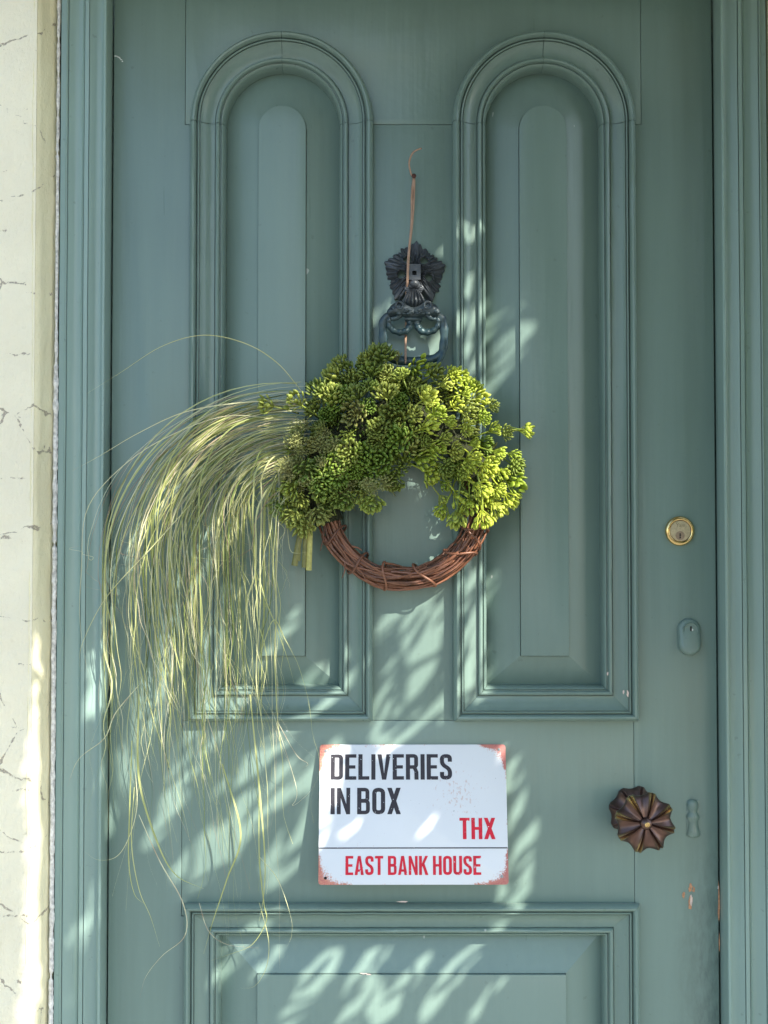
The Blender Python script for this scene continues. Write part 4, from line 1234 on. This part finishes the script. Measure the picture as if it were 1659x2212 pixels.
# dark filler added under the heads: stands in for shade, stops sun
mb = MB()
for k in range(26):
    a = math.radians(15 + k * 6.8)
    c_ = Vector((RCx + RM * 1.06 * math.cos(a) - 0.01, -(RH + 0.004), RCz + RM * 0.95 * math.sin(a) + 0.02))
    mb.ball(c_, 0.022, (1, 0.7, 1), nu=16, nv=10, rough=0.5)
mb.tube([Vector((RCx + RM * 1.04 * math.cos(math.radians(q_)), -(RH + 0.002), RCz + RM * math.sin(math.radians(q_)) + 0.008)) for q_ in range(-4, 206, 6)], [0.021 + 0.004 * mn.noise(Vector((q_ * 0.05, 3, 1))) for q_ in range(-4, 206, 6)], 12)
M_SHADEFILL = simple('shade_filler_dark', (0.030, 0.036, 0.014), 0.95, nscale=300, var=0.5, bump=1.0, bdist=0.004)
tag(mb.build('shade_filler', M_SHADEFILL, wreath, 60), kind='stuff')
# cut stalks sticking out under the left end
M_STALK = simple('cut_stalk', (0.44, 0.42, 0.12), 0.5, nscale=200, var=0.25)
M_STALK2 = simple('cut_stalk_dark', (0.17, 0.17, 0.05), 0.5, nscale=200, var=0.25)
for (u0, v0, u1, v1, r0, m_) in ((672, 1100, 667, 1232, 0.0040, M_STALK), (662, 1110, 657, 1226, 0.0034, M_STALK2), (655, 1120, 636, 1222, 0.0044, M_STALK2), (647, 1120, 645, 1212, 0.003, M_STALK2)):
    mb = MB(); mb.tube([P(u0, v0, 0.052), P((u0 + u1) / 2, (v0 + v1) / 2, 0.052), P(u1, v1, 0.050)], [r0 * 0.8, r0, r0 * 1.05], 9, flat=0.7)
    mb.build('cut_stalk', m_, wreath, 50)
# loose pedicel stems seen against the door
for (pts_) in (((770, 1035, 0.08), (793, 1062, 0.09), (803, 1080, 0.09)), ((965, 790, 0.06), (978, 797, 0.065), (985, 803, 0.07)), ((1095, 920, 0.06), (1115, 926, 0.063), (1130, 928, 0.065)), ((1000, 1010, 0.08), (992, 1060, 0.09), (987, 1105, 0.088)),
               ((1030, 1020, 0.09), (1040, 1060, 0.095), (1043, 1103, 0.09)), ((690, 900, 0.06), (650, 875, 0.075), (640, 868, 0.083)), ((700, 880, 0.06), (700, 850, 0.07), (692, 838, 0.075))):
    mb = MB(); mb.tube(smooth_path([P(*q) for q in pts_], 10), 0.0011, 6, 0.2); mb.build('stem', M_HEAD, wreath, 60, 'rim')

# --- grass plume
N = NT('grass_blade')
t_ = N.attr('tone')
c_ = N.ramp(t_, [(0.0, (0.06, 0.09, 0.04)), (0.2, (0.20, 0.26, 0.07)), (0.45, (0.42, 0.46, 0.16)), (0.7, (0.60, 0.61, 0.29)), (0.9, (0.72, 0.71, 0.48)), (1.0, (0.36, 0.24, 0.16))])
N.set(Base_Color=c_, Roughness=0.5)
tr = N.new('ShaderNodeBsdfTranslucent'); N.link(c_, tr.inputs['Color'])
ms = N.new('ShaderNodeMixShader'); ms.inputs[0].default_value = 0.25
N.link(N.b.outputs[0], ms.inputs[1]); N.link(tr.outputs[0], ms.inputs[2]); N.link(ms.outputs[0], N.out.inputs['Surface'])
M_GRASS = N.m
def ribbon(mb, path, wid, tone, twist=0.0, seed_=0):
    n = len(path); vs = []; at = []
    for i, p in enumerate(path):
        t = (path[min(i + 1, n - 1)] - path[max(i - 1, 0)]).normalized()
        a, b = frame_at(t)
        ph = twist * i / n + seed_
        s = a * math.cos(ph) + b * math.sin(ph); q = b * math.cos(ph) - a * math.sin(ph)
        tt = i / (n - 1)
        w = wid * (0.6 + 0.4 * min(1, tt * 5)) * max(0.12, 1 - tt ** 2.2)
        vs += [p - s * w, p + q * (w * 0.45), p + s * w]
        k = min(1, max(0, tone + 0.10 * mn.noise(Vector((i * 0.3, seed_ * 10, 1))) + (0.1 if tt > 0.9 else 0)))
        at += [k, k, k]
    fs = []
    for i in range(n - 1):
        fs += [(i * 3, i * 3 + 1, i * 3 + 4, i * 3 + 3), (i * 3 + 1, i * 3 + 2, i * 3 + 5, i * 3 + 4)]
    mb.add(vs, fs, at)
def blade_path(r, ur, vr, ux, vend, h0, h1, rise, drift, wav, n=44):
    """from the binding at (ur, vr) over in an arc to the column ux, then hanging to vend"""
    out = []
    b = (ur - ux) * r.uniform(0.80, 1.05)
    arcl = 0.40 if vend - vr > 500 else 0.55
    for i in range(n + 1):
        t = i / n
        if t < arcl:
            th = t / arcl * math.pi / 2
            u = ur - (ur - ux) * math.sin(th)
            v_ = vr + b * (1 - math.cos(th)) - rise * math.sin(math.pi * min(1, t / arcl * 1.3)) * (1 if t / arcl < 0.77 else 0)
        else:
            s = (t - arcl) / (1 - arcl)
            u = ux + drift * s ** 1.5
            v_ = vr + b + (vend - vr - b) * s
        h = h0 + (h1 - h0) * t + 0.02 * math.sin(math.pi * min(1, t * 1.6))
        e = max(0, t - 0.25)
        u += wav * e * mn.noise(Vector((t * 4, ur * 0.37, ux * 0.11))) + wav * 0.35 * e * mn.noise(Vector((t * 11, ur, ux)))
        h += 0.012 * e * mn.noise(Vector((t * 3, ux * 0.3, 9)))
        out.append(P(u, v_, max(0.052 if u < 235 else 0.024, h)))
    return out
gr_r = random.Random(3)
mb = MB()
for k in range(135):
    q = gr_r.random()
    top = gr_r.betavariate(1.2, 1.3)                     # 0 outermost arc, 1 innermost
    ur = gr_r.uniform(600, 690) - 20 * top
    vr = 842 + 190 * top + gr_r.gauss(0, 22)
    ux = 232 + 350 * top + gr_r.gauss(0, 42)
    ux = max(222, min(600, ux))
    if ux > ur - 12: ux = ur - 12
    e = gr_r.random()
    vend = gr_r.uniform(1350, 1720) if e < 0.34 else gr_r.uniform(1580, 1960) if e < 0.90 else gr_r.uniform(1900, 2100)
    drift = gr_r.gauss(35, 38) * (vend - 1200) / 500 if ux < 480 else gr_r.gauss(0, 25)
    wid = gr_r.choice([0.0006, 0.0007, 0.0009, 0.0010, 0.0012, 0.0016])
    tone = min(0.92, max(0.02, gr_r.gauss(0.55, 0.24)))
    ribbon(mb, blade_path(gr_r, ur, vr, ux, vend, 0.055, gr_r.uniform(0.028, 0.085), gr_r.uniform(0, 14), drift, gr_r.uniform(20, 80)), wid, tone, gr_r.uniform(-2, 2), gr_r.uniform(0, 3))
for k in range(120):                                      # hair-fine awns
    top = gr_r.betavariate(1.1, 1.1)
    ur = gr_r.uniform(590, 690)
    vr = 838 + 215 * top + gr_r.uniform(-16, 18)
    ux = 222 + 390 * top + gr_r.gauss(0, 34)
    ux = max(190, min(ur - 10, ux))
    vend = gr_r.uniform(1150, 1820)
    ribbon(mb, blade_path(gr_r, ur, vr, ux, vend, 0.055, gr_r.uniform(0.026, 0.10), gr_r.uniform(-4, 14), gr_r.gauss(25, 45), gr_r.uniform(60, 170)), gr_r.uniform(0.00028, 0.0005), min(1, gr_r.gauss(0.78, 0.18)), 1.0, gr_r.uniform(0, 3))
tag(mb.build('grass_plume', M_GRASS, wreath, 180, 'tone'), kind='stuff')
# single blades that stand out
def loose(pts, wid, tone, n=40):
    mb = MB(); ribbon(mb, smooth_path([P(*q) for q in pts], n), wid, tone, 0.6, 0.4)
    return mb.build('grass_blade', M_GRASS, wreath, 180, 'tone')
loose(((655, 850, 0.06), (600, 785, 0.075), (530, 742, 0.085), (440, 724, 0.09), (350, 748, 0.09), (260, 805, 0.085), (188, 850, 0.08)), 0.0008, 0.72)
loose(((640, 865, 0.06), (520, 870, 0.085), (400, 890, 0.095), (300, 935, 0.095), (215, 985, 0.09), (156, 1017, 0.085)), 0.0009, 0.85)
loose(((600, 905, 0.06), (480, 900, 0.08), (340, 955, 0.09), (240, 1030, 0.085), (185, 1110, 0.08), (176, 1230, 0.075), (172, 1330, 0.07), (185, 1430, 0.07), (200, 1485, 0.07)), 0.0006, 0.88)
loose(((420, 1080, 0.08), (330, 1180, 0.09), (230, 1290, 0.08), (178, 1390, 0.07), (172, 1440, 0.07)), 0.0007, 0.75)
loose(((300, 1480, 0.07), (250, 1540, 0.07), (225, 1595, 0.07), (170, 1640, 0.075), (145, 1700, 0.075)), 0.0008, 0.9)
loose(((290, 1640, 0.07), (295, 1750, 0.07), (262, 1840, 0.07), (215, 1858, 0.075), (172, 1832, 0.08)), 0.0006, 0.82)
loose(((300, 1760, 0.07), (345, 1860, 0.06), (395, 1950, 0.05), (400, 2020, 0.05), (350, 2065, 0.05), (315, 2110, 0.05), (302, 2155, 0.05)), 0.0008, 0.92)
loose(((290, 1700, 0.06), (284, 1820, 0.06), (300, 1920, 0.055), (325, 1980, 0.05), (345, 2045, 0.05)), 0.0008, 0.6)
loose(((285, 1600, 0.06), (280, 1750, 0.06), (278, 1860, 0.06), (290, 1930, 0.055), (315, 1955, 0.05)), 0.001, 0.5)
loose(((560, 1700, 0.06), (560, 1850, 0.06), (570, 1950, 0.05), (575, 1990, 0.05), (545, 2040, 0.05), (500, 2060, 0.05), (455, 2075, 0.05)), 0.0009, 0.5)
loose(((480, 1650, 0.06), (520, 1800, 0.06), (490, 1900, 0.055), (460, 1990, 0.05), (440, 2060, 0.05)), 0.0014, 0.5)
loose(((540, 1500, 0.06), (560, 1700, 0.06), (572, 1850, 0.06), (570, 1930, 0.055), (560, 1990, 0.05)), 0.0014, 0.55)
loose(((300, 1500, 0.06), (300, 1680, 0.06), (340, 1820, 0.055), (380, 1890, 0.05), (440, 1920, 0.05)), 0.0016, 0.52)
loose(((560, 1850, 0.06), (600, 1900, 0.06), (628, 1980, 0.055), (630, 2020, 0.05), (620, 2045, 0.05)), 0.0005, 0.8)
loose(((430, 1950, 0.05), (450, 2010, 0.05), (490, 2040, 0.05), (560, 2048, 0.05)), 0.0005, 0.95)
loose(((560, 1950, 0.05), (580, 2030, 0.05), (575, 2090, 0.05), (550, 2130, 0.05), (518, 2085 + 50, 0.05)), 0.0006, 0.7)
loose(((560, 1420, 0.06), (590, 1340, 0.065), (615, 1380, 0.06), (633, 1415, 0.055)), 0.0008, 0.6)
loose(((560, 1250, 0.06), (575, 1300, 0.065), (595, 1350, 0.06), (620, 1420, 0.055), (635, 1475, 0.055)), 0.0009, 0.55)
loose(((620, 1130, 0.06), (626, 1185, 0.06), (640, 1195, 0.06), (665, 1192, 0.06)), 0.0005, 0.75)
loose(((590, 1540, 0.05), (640, 1700, 0.05), (632, 1740, 0.05), (668, 1712, 0.045), (680, 1690, 0.045)), 0.0004, 0.9)
loose(((600, 1560, 0.05), (640, 1630, 0.05), (665, 1650, 0.045), (650, 1660, 0.045)), 0.0004, 0.95)

# --- hanging cord, looped over a small nail
N = NT('raffia_cord')
p_ = N.pos(); st = N.noise(N.mapping(p_, (400, 400, 60)), 1.0, 4)
N.set(Base_Color=N.mix(st, (0.24, 0.125, 0.075), (0.56, 0.38, 0.27)), Roughness=0.8, Normal=N.bump(st, 0.4, 0.001))
M_CORD = N.m
for pts_, r0 in ((((894, 384, 0.010), (890, 420, 0.012), (889, 480, 0.020), (882, 560, 0.026), (880, 604, 0.025), (879, 620, 0.019), (878, 645, 0.010), (877, 700, 0.010), (876, 740, 0.024), (876, 785, 0.05)), 0.0017),
                 (((895, 384, 0.010), (895, 410, 0.012), (892, 470, 0.019), (884, 545, 0.025), (881, 604, 0.024), (880, 618, 0.019)), 0.0013),
                 (((894, 386, 0.010), (887, 372, 0.012), (884, 350, 0.018), (892, 330, 0.024), (905, 322, 0.026), (911, 321, 0.028)), 0.0013)):
    mb = MB(); pa = smooth_path([P(*q) for q in pts_], 40)
    mb.tube(pa, [r0 * (1 + 0.2 * mn.noise(Vector((i * 0.6, r0 * 900, 1)))) * (0.5 if i == 40 else 1) for i in range(41)], 6)
    mb.build('hanging_cord', M_CORD, wreath, 60)
M_NAIL = simple('rusty_nail', (0.10, 0.04, 0.03), 0.6, 0.5)
nl = tag(empty('nail'), 'small rusty nail in the door above the knocker holding the cord', 'nail')
c_ = P(894, 382, 0.012)
mb = MB(); mb.tube([Vector((c_.x, 0.01, c_.z)), Vector((c_.x, -0.013, c_.z + 0.0008))], 0.0013, 8); mb.build('shank', M_NAIL, nl, 50)
mb = MB(); lathe(mb, (c_.x, -0.013, c_.z + 0.0008), [(0.0034, 0.0), (0.0035, 0.0011), (0.0027, 0.0018), (0.0001, 0.0021)], 16); mb.build('nail_head', M_NAIL, nl, 50)

# ------------------------------------------------------------------ the tree whose shade falls on the door
N = NT('strap_leaf')
N.set(Base_Color=N.mix(N.noise(N.pos(), 40, 2), (0.06, 0.10, 0.03), (0.10, 0.16, 0.045)), Roughness=0.45)
tr = N.new('ShaderNodeBsdfTranslucent'); tr.inputs['Color'].default_value = (0.12, 0.17, 0.05, 1)
ms = N.new('ShaderNodeMixShader'); ms.inputs[0].default_value = 0.3
N.link(N.b.outputs[0], ms.inputs[1]); N.link(tr.outputs[0], ms.inputs[2]); N.link(ms.outputs[0], N.out.inputs['Surface'])
M_LEAF = N.m
M_BARK = simple('bark', (0.17, 0.13, 0.10), 0.9, nscale=60, var=0.35, bump=0.8, bdist=0.006)
tree = tag(empty('tree'), 'small strap-leaved tree just outside the picture shading the door', 'tree')
SV = SUN / -SUN.y                                 # per metre out from the door
# openings in the crown: (u, v, height above door, half length, half width, slope in degrees)
OPEN = []
def op(u, v_, a, b, ang=52, h=0.0):
    k = 1.45 if v_ < 860 and h < 0.05 else 1.32 if v_ < 860 or h > 0.08 else 1.12 if h < 0.03 or h > 0.05 else 0.95
    OPEN.append((P(u, v_, h), a * S * k, b * S * k * (0.86 if b < 22 else 0.9), math.radians(ang), h))
for q in ((1010, 492, 34, 15, 60), (1070, 455, 26, 7, 48), (955, 545, 20, 7, 62), (1000, 632, 26, 10, 70), (1047, 640, 28, 10, 68), (1076, 692, 32, 15, 50), (1000, 725, 32, 11, 72), (1046, 762, 48, 12, 62), (1082, 755, 40, 15, 52), (1128, 652, 16, 8, 60), (1128, 745, 22, 9, 60),
          (822, 690, 28, 13, 58), (800, 775, 22, 9, 60), (935, 752, 40, 15, 45), (1060, 812, 46, 22, 58), (1000, 800, 34, 11, 66),
          (885, 1322, 52, 12, 40), (950, 1335, 44, 13, 48), (1000, 1285, 56, 11, 60), (1045, 1300, 60, 13, 58), (1010, 1395, 60, 14, 60), (1055, 1415, 36, 12, 52), (880, 1440, 100, 42, 60), (838, 1510, 70, 26, 58), (820, 1360, 26, 12, 60), (985, 1500, 66, 11, 58),
          (605, 1368, 46, 22, 42), (690, 1445, 44, 18, 42), (735, 1360, 30, 9, 62), (860, 1595, 90, 14, 36), (720, 1500, 50, 12, 45), (1040, 1500, 40, 9, 52), (1120, 1400, 26, 7, 60), (1130, 1340, 22, 6, 65),
          (560, 1640, 130, 15, 40), (630, 1705, 140, 20, 45), (520, 1765, 110, 18, 45), (640, 1790, 110, 18, 50), (460, 1560, 90, 20, 50), (420, 1650, 80, 15, 50), (410, 1850, 70, 13, 58), (630, 1860, 70, 14, 50), (470, 1860, 80, 12, 48), (350, 1780, 80, 12, 50),
          (1107, 1670, 52, 11, 62), (1112, 1760, 54, 11, 62), (1118, 1852, 64, 15, 64), (1108, 1935, 46, 18, 60), (1090, 1620, 30, 8, 50),
          (520, 2040, 80, 14, 40), (590, 2065, 50, 15, 45), (690, 2105, 100, 18, 48), (800, 2080, 80, 17, 45), (860, 2150, 100, 17, 52), (960, 2130, 100, 13, 52), (1010, 2085, 70, 12, 46), (760, 2195, 80, 14, 50), (640, 2180, 70, 14, 50), (1040, 2170, 60, 9, 52), (430, 2000, 60, 9, 60), (470, 2120, 60, 12, 55)):
    op(*q)
for q in ((735, 1655, 56, 6, 42), (850, 1725, 84, 5, 40), (945, 1760, 60, 5, 50), (1000, 1700, 60, 5, 46), (905, 1800, 70, 5, 53), (860, 1765, 60, 4, 50), (800, 1815, 66, 5, 50), (760, 1790, 50, 4, 46), (1040, 1680, 54, 4, 45), (965, 1872, 56, 5, 48), (712, 1885, 40, 7, 50), (1068, 1835, 56, 6, 52), (1020, 1800, 50, 4, 52)):
    op(*q, h=0.03)
for q in ((1070, 885, 66, 46, 52), (1100, 1000, 90, 42, 66), (1075, 1065, 80, 34, 64), (975, 860, 62, 36, 40), (860, 800, 46, 22, 50), (878, 925, 46, 13, 58), (765, 965, 44, 12, 52), (690, 1040, 44, 12, 50), (690, 850, 48, 14, 46), (800, 870, 40, 12, 50), (640, 1100, 40, 12, 50),  (1100, 900, 50, 25, 60)):
    op(*q, h=0.085)
for q in ((858, 682, 16, 12, 50), (922, 716, 26, 8, 30), (926, 622, 24, 10, 120), (960, 690, 14, 6, 70), (900, 640, 14, 5, 110)):
    op(*q, h=0.036)
for q in ((560, 900, 80, 12, 20), (430, 970, 110, 16, 45), (330, 1130, 130, 20, 65), (480, 1150, 140, 26, 65), (400, 1400, 160, 30, 75), (270, 1350, 140, 30, 75), (540, 1300, 140, 24, 75), (330, 1600, 120, 24, 75), (480, 1500, 120, 20, 70), (560, 1050, 90, 18, 60)):
    op(*q, h=0.075)
for q in ((112, 1700, 300, 12, 89), (106, 2080, 300, 14, 89), (120, 1420, 120, 8, 85)):
    op(*q, h=0.13)
for q in ((200, 1415, 26, 9, 45), (190, 1790, 40, 9, 70), (205, 1690, 30, 9, 70), (180, 2060, 40, 14, 70), (165, 1950, 40, 9, 80), (195, 1990, 26, 8, 60), (232, 1640, 60, 6, 85), (230, 1850, 60, 6, 85), (170, 2160, 40, 10, 70)):
    op(*q, h=0.042)
for q in ((60, 1400, 130, 60, 88),):
    pass
O2 = [(c.x - h * SV.x, c.z - h * SV.z, a, b, math.cos(t), math.sin(t)) for c, a, b, t, h in OPEN]
def is_open(x, z, grow=1.0):
    for cx_, cz_, a, b, ct, st_ in O2:
        dx, dz = x - cx_, z - cz_
        if abs(dx) > a + .02 or abs(dz) > a + .02: continue
        p = (dx * ct + dz * st_) / (a * grow); q = (-dx * st_ + dz * ct) / (b * grow)
        if p * p + q * q < 1: return True
    return False
lr = random.Random(11)
mb = MB()
cnt = 0
def out_of_view(c, m):
    d = c.y + D
    if d < -m: return True
    d = max(0, d) + m
    return abs(c.x) > 0.284 * d + m or abs(c.z - CAMZ - 0.033 * d) > 0.385 * d + m
def add_leaf(x, z, t, ang, L, wd, out):
    """strap leaf whose middle stands t metres out along the sun direction from door point (x, z)"""
    dirv = Vector((math.cos(ang), 0, math.sin(ang))) + SV * out
    c = Vector((x, 0, z)) + SV * t
    side = dirv.cross(SUN).normalized()
    nrm = side.cross(dirv).normalized()
    n = 6; vs = []
    for i in range(n + 1):
        s = i / n - 0.5
        w = wd * (1 - (2 * abs(s)) ** 2.2) ** 0.8 * 0.5 + 0.0006
        p = c + dirv * (L * s) - nrm * (0.10 * L * (2 * s) ** 2)
        vs += [p - side * w, p + side * w]
    mb.add(vs, [(2 * i, 2 * i + 1, 2 * i + 3, 2 * i + 2) for i in range(n)])
GX, GZ, GR = -0.70, 0.46, 0.007
GN, GM = int(1.46 / GR), int(1.88 / GR)
cov = bytearray(GN * GM)
WS = (-0.45, 0.0, 0.45)
for k in range(90000):
    big = k < 34000
    x, z = lr.uniform(-0.64, 0.61), lr.uniform(0.50, 2.24)
    ang = math.radians(lr.gauss(52, 18)) + (math.pi if lr.random() < 0.5 else 0)
    L, wd = (lr.uniform(0.10, 0.19), lr.uniform(0.022, 0.034)) if big else (lr.uniform(0.04, 0.11), lr.uniform(0.011, 0.020))
    ca_, sa_ = math.cos(ang), math.sin(ang)
    ok = True; cells = []
    for s in (-0.46, -0.32, -0.16, 0.0, 0.16, 0.32, 0.46):
        wl_ = wd * (1 - (2 * abs(s)) ** 2.2) ** 0.8
        for w in WS:
            px, pz = x + L * s * ca_ - w * wl_ * sa_, z + L * s * sa_ + w * wl_ * ca_
            gx, gz = int((px - GX) / GR), int((pz - GZ) / GR)
            if 0 <= gx < GN and 0 <= gz < GM: cells.append(gx * GM + gz)
    if cells and sum(1 for c in cells if cov[c] >= (2 if big else 1)) > len(cells) * (0.45 if big else 0.6): continue
    for c in cells:
        if is_open(GX + (c // GM + 0.5) * GR, GZ + (c % GM + 0.5) * GR): ok = False; break
    if not ok: continue
    t0 = 0.85
    while t0 < 3 and not out_of_view(Vector((x, 0, z)) + SV * t0, L * 0.55 + 0.035): t0 += 0.05
    t0 += lr.uniform(0, 0.22)
    while t0 < 3 and not out_of_view(Vector((x, 0, z)) + SV * t0, L * 0.55 + 0.035): t0 += 0.05
    add_leaf(x, z, t0, ang, L, wd, lr.uniform(-0.3, 0.3))
    for c in set(cells): cov[c] = min(255, cov[c] + 1)
    cnt += 1
for (cx_, cz_, a, b, ct, st_), o_ in zip(O2, OPEN):
    if b < 7 * S: continue
    if o_[4] > 0.08 and lr.random() < 0.75: continue
    for q_ in range(1 if b < 13 * S else 2 if b < 22 * S else 5):
        du_, dw_ = lr.uniform(-0.8, 0.8) * a, lr.uniform(-0.95, 0.95) * b
        x, z = cx_ + du_ * ct - dw_ * st_, cz_ + du_ * st_ + dw_ * ct
        L = lr.uniform(0.05, 0.12); ang = math.atan2(st_, ct) + math.radians(lr.gauss(0, 13))
        t0 = 0.85
        while t0 < 3 and not out_of_view(Vector((x, 0, z)) + SV * t0, L * 0.55 + 0.035): t0 += 0.05
        add_leaf(x, z, t0 + lr.uniform(0, 0.1), ang, L, lr.uniform(0.005, 0.009), lr.uniform(-0.3, 0.3))
tag(mb.build('crown', M_LEAF, tree, 180), kind='stuff')
tb = Vector((1.72, -1.62, -0.02))
mb = MB(); tpath = smooth_path([tb, tb + Vector((0.02, 0.02, 0.8)), tb + Vector((-0.06, 0.05, 1.6)), tb + Vector((-0.18, 0.1, 2.3))], 24)
mb.tube(tpath, [0.07 - 0.03 * i / 24 for i in range(25)], 12)
mb.build('trunk', M_BARK, tree, 60)
